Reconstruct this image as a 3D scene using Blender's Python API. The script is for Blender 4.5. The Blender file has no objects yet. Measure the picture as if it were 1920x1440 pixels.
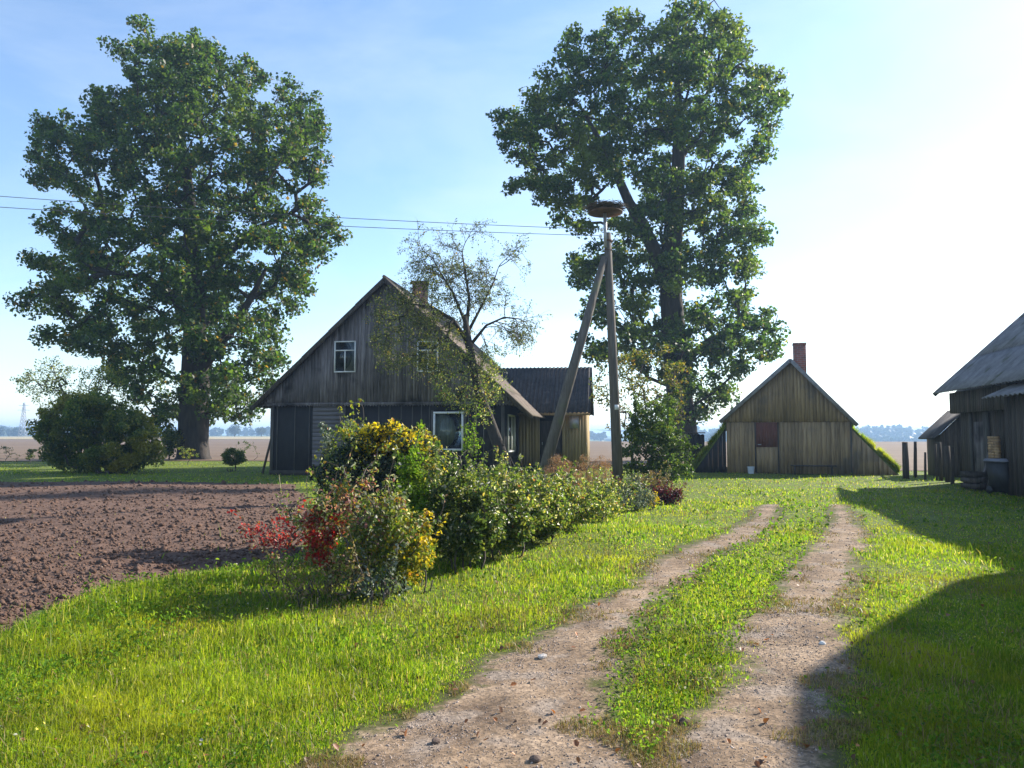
import bpy, math, random
import numpy as np
from mathutils import Vector, Matrix
random.seed(7); RNG = np.random.default_rng(7)
R = math.radians
SC = bpy.context.scene
COL = SC.collection
F = 1450.0; P = R(3.75); CAMZ = 1.6
SUN_AZ, SUN_EL = R(58), R(29)

# ------------------------------------------------------------------ pixels to world
def ray(px, py):
    a = (px-960)/F; b = (720-py)/F
    return np.array([a, math.cos(P)-b*math.sin(P), math.sin(P)+b*math.cos(P)])
def W(px, py, Y):
    d = ray(px, py); t = Y/d[1]
    return np.array([d[0]*t, Y, CAMZ+d[2]*t])
def G(px, py):
    d = ray(px, py); t = -CAMZ/d[2]
    return np.array([d[0]*t, d[1]*t])
class Plane:                                   # vertical plane with local frame, rotated clockwise by a
    def __init__(s, x, y, a): s.o = np.array([x, y]); s.a = a; s.ux = np.array([math.cos(a), -math.sin(a)]); s.uy = np.array([math.sin(a), math.cos(a)])
    def hit(s, px, py, off=0.0):
        d = ray(px, py); t = (np.dot(s.o, s.uy)+off)/np.dot(d[:2], s.uy)
        p = d*t; return (float(np.dot(p[:2]-s.o, s.ux)), CAMZ+p[2])
def gz(x, y):
    x = np.asarray(x, float); y = np.asarray(y, float)
    near = 0.025*np.sin(x*.9+1.3*np.sin(y*.5))+0.02*np.sin(y*1.1+x*.4)
    near = near*np.clip(1-(np.hypot(x, y)-25)/15, 0, 1)
    r = np.clip((y-170)/350, 0, 1); r = r*r*(3-2*r)
    side = np.clip((x/np.maximum(y, 1)-0.05)/0.15, 0, 1)
    return near - 14*r*side

# ------------------------------------------------------------------ object helpers
def tag(o, label=None, cat=None, group=None, kind=None):
    if label: o['label'] = label
    if cat: o['category'] = cat
    if group: o['group'] = group
    if kind: o['kind'] = kind
    return o
def empty(name, loc, rz=0, **k):
    o = bpy.data.objects.new(name, None); COL.objects.link(o); o.location = loc; o.rotation_euler = (0, 0, rz)
    o.empty_display_size = .3
    return tag(o, **k)
def npmesh(name, V, faces_flat, sizes, mat, parent=None, smooth=False):
    """V (n,3), faces_flat vertex ids, sizes verts per face"""
    me = bpy.data.meshes.new(name)
    V = np.asarray(V, np.float32); ff = np.asarray(faces_flat, np.int32); sz = np.asarray(sizes, np.int32)
    me.vertices.add(len(V)); me.vertices.foreach_set('co', V.ravel())
    me.loops.add(len(ff)); me.loops.foreach_set('vertex_index', ff)
    me.polygons.add(len(sz)); st = np.zeros(len(sz), np.int32); st[1:] = np.cumsum(sz)[:-1]
    me.polygons.foreach_set('loop_start', st); me.polygons.foreach_set('loop_total', sz)
    if smooth: me.polygons.foreach_set('use_smooth', np.ones(len(sz), bool))
    me.update(calc_edges=True); me.validate()
    if mat: me.materials.append(mat)
    o = bpy.data.objects.new(name, me); COL.objects.link(o)
    if parent: o.parent = parent
    return o
class MB:
    def __init__(s): s.v = []; s.f = []; s.sz = []
    def add(s, V, Fs):
        n = len(s.v); s.v.extend([tuple(p) for p in V])
        for f in Fs: s.f.extend([i+n for i in f]); s.sz.append(len(f))
        return s
    def hexa(s, b, t):                          # 4 bottom, 4 top points
        return s.add(list(b)+list(t), [(3, 2, 1, 0), (4, 5, 6, 7), (0, 1, 5, 4), (1, 2, 6, 5), (2, 3, 7, 6), (3, 0, 4, 7)])
    def box(s, x0, x1, y0, y1, z0, z1):
        return s.hexa([(x0, y0, z0), (x1, y0, z0), (x1, y1, z0), (x0, y1, z0)], [(x0, y0, z1), (x1, y0, z1), (x1, y1, z1), (x0, y1, z1)])
    def tube(s, pts, rad, n=6, cap=True, wob=0.0):
        pts = np.asarray(pts, float); m = len(pts)
        if np.isscalar(rad): rad = [rad]*m
        T = np.gradient(pts, axis=0); T /= np.maximum(np.linalg.norm(T, axis=1, keepdims=True), 1e-9)
        ref = np.array([0, 0, 1.]) if abs(T[0][2]) < .8 else np.array([1., 0, 0])
        a = np.arange(n)*2*math.pi/n; V = []
        ph = random.random()*6
        for i in range(m):
            u = np.cross(T[i], ref); u /= max(np.linalg.norm(u), 1e-9); w = np.cross(T[i], u)
            rr = rad[i]*(1+wob*np.sin(3*a+ph)+wob*.6*np.sin(5*a+i*.7))
            V.append(pts[i]+(np.cos(a)*rr)[:, None]*u+(np.sin(a)*rr)[:, None]*w)
        V = np.concatenate(V); Fs = []
        for i in range(m-1):
            for k in range(n):
                k2 = (k+1) % n; Fs.append((i*n+k, i*n+k2, (i+1)*n+k2, (i+1)*n+k))
        if cap: Fs.append(tuple(range(n))[::-1]); Fs.append(tuple((m-1)*n+k for k in range(n)))
        return s.add(V, Fs)
    def bar(s, p, q, w, h=None):                # rectangular bar between two points
        h = h or w; p = np.asarray(p, float); q = np.asarray(q, float); t = (q-p)/np.linalg.norm(q-p)
        ref = np.array([0, 0, 1.]) if abs(t[2]) < .9 else np.array([0, 1., 0])
        u = np.cross(t, ref); u /= np.linalg.norm(u); v = np.cross(u, t)
        c = [(-1, -1), (1, -1), (1, 1), (-1, 1)]
        return s.hexa([p+u*a*w/2+v*b*h/2 for a, b in c], [q+u*a*w/2+v*b*h/2 for a, b in c])
    def build(s, name, mat, parent=None, smooth=False):
        return npmesh(name, np.array(s.v, float).reshape(-1, 3), s.f, s.sz, mat, parent, smooth)

# ------------------------------------------------------------------ materials
def newmat(name):
    m = bpy.data.materials.new(name); m.use_nodes = True; nt = m.node_tree; nt.nodes.clear()
    return m, nt, nt.nodes, nt.links
def ramp(N, cols, const=False):
    r = N.new('ShaderNodeValToRGB'); cr = r.color_ramp
    if const: cr.interpolation = 'CONSTANT'
    while len(cr.elements) < len(cols): cr.elements.new(.5)
    for e, (p, c) in zip(cr.elements, cols): e.position = p; e.color = (*c, 1)
    return r
def mk(name, cols, scale=(1, 1, 1), nscale=4, detail=6, rough=.85, bump=.3, bdist=.02, island=0, spec=.25, metal=0, coords='Object', spots=None):
    m, nt, N, L = newmat(name)
    out = N.new('ShaderNodeOutputMaterial'); p = N.new('ShaderNodeBsdfPrincipled')
    tc = N.new('ShaderNodeTexCoord'); mp = N.new('ShaderNodeMapping'); mp.inputs['Scale'].default_value = scale
    no = N.new('ShaderNodeTexNoise'); no.inputs['Scale'].default_value = nscale; no.inputs['Detail'].default_value = detail
    no.inputs['Roughness'].default_value = .65
    L.new(tc.outputs[coords], mp.inputs[0]); L.new(mp.outputs[0], no.inputs['Vector'])
    k = len(cols)
    r = ramp(N, [(.3+.4*i/max(k-1, 1), c) for i, c in enumerate(cols)] if k > 1 else [(0, cols[0]), (1, cols[0])])
    L.new(no.outputs['Fac'], r.inputs[0]); c = r.outputs[0]
    if spots:
        n2 = N.new('ShaderNodeTexNoise'); n2.inputs['Scale'].default_value = spots[1]; n2.inputs['Detail'].default_value = 5
        L.new(tc.outputs[coords], n2.inputs['Vector'])
        r2 = ramp(N, [(spots[2], (0, 0, 0)), (spots[2]+.1, (1, 1, 1))]); L.new(n2.outputs['Fac'], r2.inputs[0])
        mx = N.new('ShaderNodeMix'); mx.data_type = 'RGBA'; L.new(r2.outputs[0], mx.inputs['Factor'])
        L.new(c, mx.inputs['A']); mx.inputs['B'].default_value = (*spots[0], 1); c = mx.outputs['Result']
    if island:
        ge = N.new('ShaderNodeNewGeometry'); mr = N.new('ShaderNodeMapRange')
        mr.inputs['To Min'].default_value = 1-island; mr.inputs['To Max'].default_value = 1+island
        L.new(ge.outputs['Random Per Island'], mr.inputs['Value'])
        mu = N.new('ShaderNodeVectorMath'); mu.operation = 'SCALE'; L.new(c, mu.inputs[0]); L.new(mr.outputs[0], mu.inputs['Scale']); c = mu.outputs[0]
    L.new(c, p.inputs['Base Color']); p.inputs['Roughness'].default_value = rough
    p.inputs['Specular IOR Level'].default_value = spec; p.inputs['Metallic'].default_value = metal
    if bump:
        b = N.new('ShaderNodeBump'); b.inputs['Strength'].default_value = bump; b.inputs['Distance'].default_value = bdist
        L.new(no.outputs['Fac'], b.inputs['Height']); L.new(b.outputs[0], p.inputs['Normal'])
    L.new(p.outputs[0], out.inputs[0]); return m
def leafmat(name, pal, trans=.45, boost=1.9, rough=.5, spec=.35, patch=None, pscale=.35, ptrans=None):
    """pal = list of colours with weights; each leaf takes one of them"""
    m, nt, N, L = newmat(name)
    out = N.new('ShaderNodeOutputMaterial'); ge = N.new('ShaderNodeNewGeometry')
    tot = sum(w for w, c in pal); pos = 0; cols = []
    for w, c in pal: cols.append((pos/tot, c)); pos += w
    r = ramp(N, cols, True); L.new(ge.outputs['Random Per Island'], r.inputs[0]); c = r.outputs[0]
    tc = N.new('ShaderNodeTexCoord')
    if patch:
        n2 = N.new('ShaderNodeTexNoise'); n2.inputs['Scale'].default_value = pscale; n2.inputs['Detail'].default_value = 3
        L.new(tc.outputs['Object'], n2.inputs['Vector'])
        r2 = ramp(N, [(.5, (0, 0, 0)), (.68, (1, 1, 1))]); L.new(n2.outputs['Fac'], r2.inputs[0])
        mx = N.new('ShaderNodeMix'); mx.data_type = 'RGBA'; L.new(r2.outputs[0], mx.inputs['Factor'])
        L.new(c, mx.inputs['A']); mx.inputs['B'].default_value = (*patch, 1); c = mx.outputs['Result']
    n3 = N.new('ShaderNodeTexNoise'); n3.inputs['Scale'].default_value = 1.3; L.new(tc.outputs['Object'], n3.inputs['Vector'])
    mr = N.new('ShaderNodeMapRange'); mr.inputs['From Min'].default_value = .3; mr.inputs['From Max'].default_value = .7
    mr.inputs['To Min'].default_value = .75; mr.inputs['To Max'].default_value = 1.25; L.new(n3.outputs['Fac'], mr.inputs['Value'])
    mu = N.new('ShaderNodeVectorMath'); mu.operation = 'SCALE'; L.new(c, mu.inputs[0]); L.new(mr.outputs[0], mu.inputs['Scale']); c = mu.outputs[0]
    p = N.new('ShaderNodeBsdfPrincipled'); L.new(c, p.inputs['Base Color']); p.inputs['Roughness'].default_value = rough
    p.inputs['Specular IOR Level'].default_value = spec
    sc = N.new('ShaderNodeVectorMath'); sc.operation = 'MULTIPLY'; sc.inputs[1].default_value = (boost*1.0, boost*1.0, boost*.55); L.new(c, sc.inputs[0])
    t = N.new('ShaderNodeBsdfTranslucent'); L.new(sc.outputs[0], t.inputs['Color'])
    ms = N.new('ShaderNodeMixShader'); ms.inputs[0].default_value = trans
    L.new(p.outputs[0], ms.inputs[1]); L.new(t.outputs[0], ms.inputs[2]); L.new(ms.outputs[0], out.inputs[0]); return m
def glassmat(name, col=(.02, .025, .03)):
    m, nt, N, L = newmat(name); out = N.new('ShaderNodeOutputMaterial'); p = N.new('ShaderNodeBsdfPrincipled')
    p.inputs['Base Color'].default_value = (*col, 1); p.inputs['Roughness'].default_value = .06; p.inputs['Specular IOR Level'].default_value = .6
    L.new(p.outputs[0], out.inputs[0]); return m

M = {}
M['bark'] = mk('bark', [(.022, .018, .015), (.06, .05, .042)], (1, 1, .25), 5, 8, .9, .9, .06)
M['bark_pale'] = mk('bark_pale', [(.09, .08, .065), (.2, .18, .15)], (1, 1, .3), 12, 6, .9, .6, .02)
M['twig'] = mk('twig', [(.06, .05, .04), (.12, .10, .085)], (1, 1, 1), 8, 3, .9, 0)
M['board_grey'] = mk('board_grey', [(.05, .043, .042), (.125, .11, .108), (.20, .18, .175)], (9, 9, .6), 2.2, 8, .85, .5, .01, .35, spots=((.035, .03, .03), .9, .56))
M['board_brown'] = mk('board_brown', [(.15, .095, .048), (.29, .195, .10), (.37, .26, .145)], (9, 9, .6), 2.2, 8, .85, .5, .01, .22, spots=((.17, .125, .08), .7, .56))
M['board_ochre'] = mk('board_ochre', [(.17, .12, .055), (.28, .205, .095), (.35, .26, .13)], (9, 9, .6), 2.2, 8, .8, .4, .01, .2)
M['board_dark'] = mk('board_dark', [(.024, .019, .017), (.06, .048, .040), (.10, .082, .068)], (9, 9, .6), 2.2, 8, .88, .5, .01, .35)
M['board_violet'] = mk('board_violet', [(.09, .08, .08), (.17, .155, .16)], (.6, 9, 9), 2.2, 6, .85, .4, .01, .15)
M['tar'] = mk('tar', [(.012, .011, .012), (.024, .022, .022)], (1, 1, .4), 6, 6, .7, .3, .01)
M['batten'] = mk('batten', [(.05, .045, .04), (.11, .1, .09)], (6, 6, .6), 3, 5, .85, .3, .01, .3)
M['white'] = mk('white', [(.55, .55, .53), (.78, .78, .76)], (3, 3, 3), 3, 6, .6, .1, .004)
M['curtain'] = mk('curtain', [(.12, .14, .12), (.26, .28, .24)], (9, 1, .3), 2, 3, .9, .2)
M['glass'] = glassmat('glass')
def pane_mat():
    m, nt, N, L = newmat('pane'); out = N.new('ShaderNodeOutputMaterial')
    g = N.new('ShaderNodeBsdfGlossy'); g.inputs['Roughness'].default_value = .03; g.inputs['Color'].default_value = (.5, .53, .55, 1)
    t = N.new('ShaderNodeBsdfTransparent'); t.inputs['Color'].default_value = (.9, .93, .92, 1)
    fr = N.new('ShaderNodeFresnel'); fr.inputs[0].default_value = 1.5; ms = N.new('ShaderNodeMixShader')
    L.new(fr.outputs[0], ms.inputs[0]); L.new(t.outputs[0], ms.inputs[1]); L.new(g.outputs[0], ms.inputs[2]); L.new(ms.outputs[0], out.inputs[0]); return m
M['pane'] = pane_mat()
M['roof_brown'] = mk('roof_brown', [(.07, .055, .045), (.16, .125, .10), (.24, .19, .15)], (1, 1, 1), 3, 8, .9, .4, .02, spots=((.10, .11, .05), 1.2, .6))
M['verge'] = mk('verge', [(.16, .15, .15), (.30, .28, .27)], nscale=6)
M['roof_dark'] = mk('roof_dark', [(.03, .028, .03), (.075, .068, .065)], (1, 1, 1), 4, 8, .85, .3, .02, spots=((.10, .09, .08), 2.5, .62))
M['roof_grey'] = mk('roof_grey', [(.12, .115, .12), (.24, .23, .235)], (1, 1, 1), 2.5, 8, .75, .3, .02, spots=((.10, .10, .08), 1.5, .58))
M['red_door'] = mk('red_door', [(.10, .035, .025), (.17, .065, .045)], (8, 8, .7), 2, 6, .7, .3, .01, .15)
M['pole'] = mk('pole', [(.07, .06, .05), (.16, .14, .12)], (7, 7, .4), 3, 8, .9, .6, .02, spots=((.12, .13, .07), 1.3, .62))
M['metal'] = mk('metal', [(.28, .28, .29), (.42, .42, .43)], (1, 1, 1), 6, 4, .5, .1, .01, metal=.6)
M['rust'] = mk('rust', [(.06, .035, .025), (.14, .08, .05)], (1, 1, 1), 6, 6, .8, .3, .01)
M['stick'] = mk('stick', [(.05, .038, .028), (.15, .12, .09)], (1, 1, 1), 8, 4, .9, .2, island=.4)
M['wire'] = mk('wire', [(.12, .12, .13), (.15, .15, .16)], (1, 1, 1), 3, 2, .5, 0, metal=.4)
M['plastic'] = mk('plastic', [(.02, .02, .022), (.035, .035, .038)], (1, 1, 1), 5, 3, .45, .05)
M['bucket'] = mk('bucket', [(.5, .55, .6), (.65, .68, .72)], (1, 1, 1), 5, 3, .4, .05)
M['stone'] = mk('stone', [(.20, .18, .165), (.42, .39, .36)], (1, 1, 1), 9, 6, .85, .4, .02, .3)
M['earth_dark'] = mk('earth_dark', [(.03, .025, .02), (.06, .05, .04)], (1, 1, 1), 5, 6, .9, .5)
def brickmat():
    m, nt, N, L = newmat('brick'); out = N.new('ShaderNodeOutputMaterial'); p = N.new('ShaderNodeBsdfPrincipled')
    tc = N.new('ShaderNodeTexCoord'); sx = N.new('ShaderNodeSeparateXYZ'); L.new(tc.outputs['Object'], sx.inputs[0])
    ad = N.new('ShaderNodeMath'); L.new(sx.outputs[0], ad.inputs[0]); L.new(sx.outputs[1], ad.inputs[1])
    cb = N.new('ShaderNodeCombineXYZ'); L.new(ad.outputs[0], cb.inputs[0]); L.new(sx.outputs[2], cb.inputs[1])
    b = N.new('ShaderNodeTexBrick'); b.inputs['Scale'].default_value = 1; b.inputs['Brick Width'].default_value = .25; b.inputs['Row Height'].default_value = .085
    b.inputs['Mortar Size'].default_value = .009; b.inputs['Color1'].default_value = (.30, .10, .07, 1); b.inputs['Color2'].default_value = (.17, .065, .05, 1); b.inputs['Mortar'].default_value = (.25, .22, .2, 1)
    L.new(cb.outputs[0], b.inputs['Vector']); L.new(b.outputs['Color'], p.inputs['Base Color']); p.inputs['Roughness'].default_value = .9
    bu = N.new('ShaderNodeBump'); bu.inputs['Distance'].default_value = -.01; L.new(b.outputs['Fac'], bu.inputs['Height']); L.new(bu.outputs[0], p.inputs['Normal'])
    L.new(p.outputs[0], out.inputs[0]); return m
M['brick'] = brickmat()
# leaves
g1, g2, g3 = (.018, .038, .009), (.030, .062, .012), (.058, .095, .015)
M['oak'] = leafmat('oak_leaves', [(4, g1), (5, g2), (3, g3), (.5, (.16, .10, .015))], .45, 2.8, patch=(.055, .085, .012), pscale=.25)
M['oak2'] = leafmat('maple_leaves', [(4, g1), (5, g2), (3, g3), (.4, (.15, .13, .015))], .46, 3.0, patch=(.075, .105, .013), pscale=.22)
M['lilac'] = leafmat('shrub_leaves_green', [(3, g2), (4, g3), (1, (.10, .13, .02))], .42, 2.2)
M['shrub_dark'] = leafmat('shrub_leaves_dark', [(4, (.045, .08, .016)), (4, (.08, .115, .022)), (2, (.15, .16, .03))], .45, 2.4, patch=(.24, .21, .03), pscale=.45)
M['yellowing'] = leafmat('leaves_yellowing', [(3, (.05, .08, .014)), (4, (.10, .12, .018)), (2, (.22, .18, .025)), (.7, (.22, .12, .03))], .4, 1.8)
M['hedge'] = leafmat('leaves_hedge', [(3, (.05, .09, .018)), (5, (.10, .145, .025)), (4, (.17, .19, .035)), (1, (.30, .25, .06)), (.3, (.22, .10, .04)), (.8, (.42, .40, .28))], .48, 2.3, .4, .5)  # last, palest colour paints glints of light as leaves
M['hedge_dark'] = leafmat('leaves_hedge_dark', [(5, (.032, .062, .016)), (4, (.065, .10, .022)), (2.5, (.14, .165, .035)), (1, (.38, .36, .25))], .45, 2.2, .4, .5)  # the pale last entry is a glint put into leaf colour
M['mound'] = leafmat('leaves_mound', [(5, (.015, .028, .022)), (3, (.03, .05, .03)), (1, (.08, .09, .04))], .25, 1.6)
M['gold'] = leafmat('leaves_gold', [(6, (.55, .40, .015)), (3, (.38, .31, .02)), (1, (.14, .16, .02))], .4, 1.7)
M['lime'] = leafmat('leaves_lime', [(5, (.11, .16, .02)), (4, (.2, .23, .03)), (2, (.34, .29, .03)), (.4, (.40, .20, .03))], .42, 2.0)
M['colour'] = leafmat('leaves_mixed_autumn', [(6, (.08, .13, .03)), (4, (.18, .21, .05)), (1, (.26, .15, .10)), (1, (.22, .09, .09)), (.5, (.42, .25, .03)), (1.8, (.46, .44, .36))], .4, 1.8)
M['red'] = leafmat('leaves_red', [(5, (.40, .022, .02)), (3, (.18, .02, .022)), (1, (.40, .12, .05)), (1, (.14, .10, .05))], .4, 1.8)
M['pink'] = leafmat('leaves_pink', [(4, (.34, .12, .10)), (3, (.40, .22, .18)), (1, (.5, .35, .3))], .4, 1.7)
M['orange'] = leafmat('leaves_orange', [(4, (.45, .22, .02)), (3, (.38, .12, .02)), (2, (.3, .25, .03))], .4, 1.8)
M['fern'] = leafmat('leaves_russet', [(4, (.24, .11, .065)), (3, (.30, .17, .10)), (2, (.20, .15, .07))], .35, 1.7)
M['maroon'] = leafmat('leaves_maroon', [(4, (.14, .015, .03)), (3, (.07, .012, .02)), (1, (.06, .08, .02))], .3, 1.6)
M['silver'] = leafmat('leaves_silver', [(4, (.12, .15, .12)), (3, (.20, .23, .18)), (2, (.06, .10, .06))], .3, 1.5)
M['apple'] = leafmat('leaves_apple', [(4, (.04, .06, .015)), (4, (.08, .105, .022)), (2, (.17, .18, .04)), (.3, (.30, .20, .06))], .42, 2.0)
M['weed'] = leafmat('leaves_weed', [(3, (.06, .12, .012)), (4, (.09, .165, .016)), (3, (.14, .20, .022))], .5, 2.2, .7, .12)
M['grass'] = leafmat('grass_blades', [(4, (.075, .135, .008)), (5, (.12, .185, .009)), (3, (.185, .23, .012)), (1, (.30, .26, .06)), (.5, (.34, .30, .16))], .52, 2.5, .5, .3, patch=(.20, .215, .014), pscale=.55)
M['forest'] = leafmat('forest_leaves', [(1, (.03, .05, .02)), (1, (.045, .065, .025))], .2, 1.5)
M['dry'] = leafmat('dry_grass', [(3, (.30, .21, .10)), (3, (.17, .11, .06)), (3, (.17, .17, .04))], .3, 1.6)
M['lawn_soil'] = mk('lawn_soil', [(.045, .075, .010), (.10, .135, .014), (.15, .15, .02)], (1, 1, 1), 5, 12, .95, .8, .04)
M['field_soil'] = mk('field_soil', [(.055, .031, .022), (.115, .068, .048), (.17, .105, .078)], (1, 1, 1), 7, 12, .95, .8, .05, spots=((.23, .17, .13), 24, .63))
M['field_far'] = mk('field_far', [(.13, .085, .055), (.18, .125, .082)], (.05, 1, 1), .15, 8, .95, .3, .1)
M['stubble'] = mk('stubble', [(.32, .25, .13), (.38, .31, .17)], (.02, .2, 1), .1, 6, .95, .2, .1)
def trackmat():
    m = mk('track', [(.09, .058, .036), (.22, .15, .093), (.36, .26, .175)], nscale=1.9, detail=14, rough=.95, bump=.9, bdist=.04, spots=((.24, .185, .14), 3, .54))
    nt = m.node_tree; N, L = nt.nodes, nt.links; p = [n for n in N if n.type == 'BSDF_PRINCIPLED'][0]; src = p.inputs['Base Color'].links[0].from_socket
    tc = [n for n in N if n.type == 'TEX_COORD'][0]
    v = N.new('ShaderNodeTexVoronoi'); v.inputs['Scale'].default_value = 55; L.new(tc.outputs['Object'], v.inputs['Vector'])
    mr = N.new('ShaderNodeMapRange'); mr.inputs['To Min'].default_value = .6; mr.inputs['To Max'].default_value = 1.4
    sp = N.new('ShaderNodeSeparateColor'); L.new(v.outputs['Color'], sp.inputs[0]); L.new(sp.outputs[0], mr.inputs['Value'])
    mu = N.new('ShaderNodeVectorMath'); mu.operation = 'SCALE'; L.new(src, mu.inputs[0]); L.new(mr.outputs[0], mu.inputs['Scale'])
    a = N.new('ShaderNodeAttribute'); a.attribute_name = 'edge'
    n2 = N.new('ShaderNodeTexNoise'); n2.inputs['Scale'].default_value = 14; n2.inputs['Detail'].default_value = 6; L.new(tc.outputs['Object'], n2.inputs['Vector'])
    ad = N.new('ShaderNodeMath'); ad.operation = 'MULTIPLY_ADD'; L.new(n2.outputs['Fac'], ad.inputs[0]); ad.inputs[1].default_value = .5; L.new(a.outputs['Fac'], ad.inputs[2])
    m2 = N.new('ShaderNodeMapRange'); m2.inputs['From Min'].default_value = .17; m2.inputs['From Max'].default_value = .33; L.new(ad.outputs[0], m2.inputs['Value'])
    mx = N.new('ShaderNodeMix'); mx.data_type = 'RGBA'; L.new(m2.outputs[0], mx.inputs['Factor']); mx.inputs['A'].default_value = (.075, .075, .02, 1); L.new(mu.outputs[0], mx.inputs['B'])
    L.new(mx.outputs['Result'], p.inputs['Base Color']); return m
M['track'] = trackmat()
M['gravel'] = mk('gravel', [(.14, .10, .08), (.42, .34, .28)], (1, 1, 1), 9, 4, .85, .2, .01, .45)

# ------------------------------------------------------------------ leaves and branches
def rdirs(n):
    v = RNG.normal(size=(n, 3)); return v/np.linalg.norm(v, axis=1, keepdims=True)
def leaves(name, C, size, mat, parent=None, up=.3, shape='leaf', aspect=.62, jit=.35):
    """one small folded leaf at every point of C"""
    n = len(C); size = np.broadcast_to(size, (n,))*(1+jit*RNG.uniform(-1, 1, n))
    t = rdirs(n); t[:, 2] -= .25; t /= np.linalg.norm(t, axis=1, keepdims=True)
    nrm = rdirs(n); nrm[:, 2] = np.abs(nrm[:, 2])+up
    s = np.cross(t, nrm); s /= np.maximum(np.linalg.norm(s, axis=1, keepdims=True), 1e-6); nn = np.cross(s, t)
    L_ = size[:, None]
    if shape == 'leaf':
        w = L_*aspect/2
        V = np.stack([C-t*L_*.5, C-t*L_*.2-s*w*.9+nn*w*.35, C+t*L_*.25-s*w*.7+nn*w*.25, C+t*L_*.5-nn*L_*.08, C+t*L_*.25+s*w*.7+nn*w*.25, C-t*L_*.2+s*w*.9+nn*w*.35], 1)
        f = np.array([0, 1, 2, 3, 0, 3, 4, 5]); k = 6; sz = [4, 4]
    else:
        w = L_*aspect/2
        V = np.stack([C-t*L_*.5, C-s*w+nn*w*.3, C+t*L_*.5, C+s*w+nn*w*.3], 1); f = np.array([0, 1, 2, 0, 2, 3]); k = 4; sz = [3, 3]
    ff = (f[None, :]+(np.arange(n)*k)[:, None]).ravel()
    return npmesh(name, V.reshape(-1, 3), ff, np.tile(sz, n), mat, parent)
def blades(name, B, h, w, mat, parent=None, lean=.45):
    n = len(B); a = RNG.uniform(0, 2*math.pi, n); b = RNG.uniform(0, 2*math.pi, n)
    s = np.stack([np.cos(a), np.sin(a), a*0], 1); d = np.stack([np.cos(b), np.sin(b), b*0], 1)
    h = np.broadcast_to(h, (n,))[:, None]; w = np.broadcast_to(w, (n,))[:, None]; l = (np.abs(RNG.normal(0, lean, n))[:, None])*h
    up = np.array([0, 0, 1.])
    V = np.stack([B-s*w*.5, B+s*w*.5, B+up*h*.55+d*l*.3+s*w*.4, B+up*h*.55+d*l*.3-s*w*.4, B+up*h*(1-.25*np.minimum(l/h, 1.5))+d*l], 1)
    f = np.array([0, 1, 2, 3, 3, 2, 4]); ff = (f[None]+(np.arange(n)*5)[:, None]).ravel()
    return npmesh(name, V.reshape(-1, 3), ff, np.tile([4, 3], n), mat, parent)
def pip(px, py, poly):
    poly = np.asarray(poly, float); x0, y0 = poly[:, 0], poly[:, 1]; x1, y1 = np.roll(x0, -1), np.roll(y0, -1)
    c = np.zeros(np.shape(px), bool)
    for a, b, d, e in zip(x0, y0, x1, y1):
        with np.errstate(divide='ignore', invalid='ignore'):
            c ^= ((b > py) != (e > py)) & (px < (d-a)*(py-b)/(e-b+1e-12)+a)
    return c
def pdist(px, py, poly):
    poly = np.asarray(poly, float); best = np.full(np.shape(px), 1e9)
    for (a, b), (d, e) in zip(poly, np.roll(poly, -1, 0)):
        t = np.clip(((px-a)*(d-a)+(py-b)*(e-b))/((d-a)**2+(e-b)**2+1e-9), 0, 1)
        best = np.minimum(best, np.hypot(px-a-t*(d-a), py-b-t*(e-b)))
    return best
def crown_targets(poly, Y, n, maxdepth, spacing, holes=(), edge=0, maxd=7.0):
    """points spread through a rounded volume whose silhouette is the traced outline"""
    poly = np.asarray(poly, float); s = Y/F; out = []; tries = 0
    x0, y0 = poly.min(0); x1, y1 = poly.max(0)
    while len(out) < n and tries < n*60:
        tries += 1
        px, py = RNG.uniform(x0, x1), RNG.uniform(y0, y1)
        if not pip(px, py, poly): continue
        d = float(pdist(px, py, poly))
        if d < edge: continue
        if any(((px-hx)/hw)**2+((py-hy)/hh)**2 < 1 for hx, hy, hw, hh in holes): continue
        dm = d*s; q = min(dm/maxd, 1); half = maxdepth*math.sqrt(1-(1-q)**2)
        y = Y+RNG.uniform(-1, 1)*half
        p = W(px, py, y)
        if out and spacing and np.min(np.linalg.norm(np.array(out)-p, axis=1)) < spacing: continue
        out.append(p)
    return np.array(out)
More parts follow.
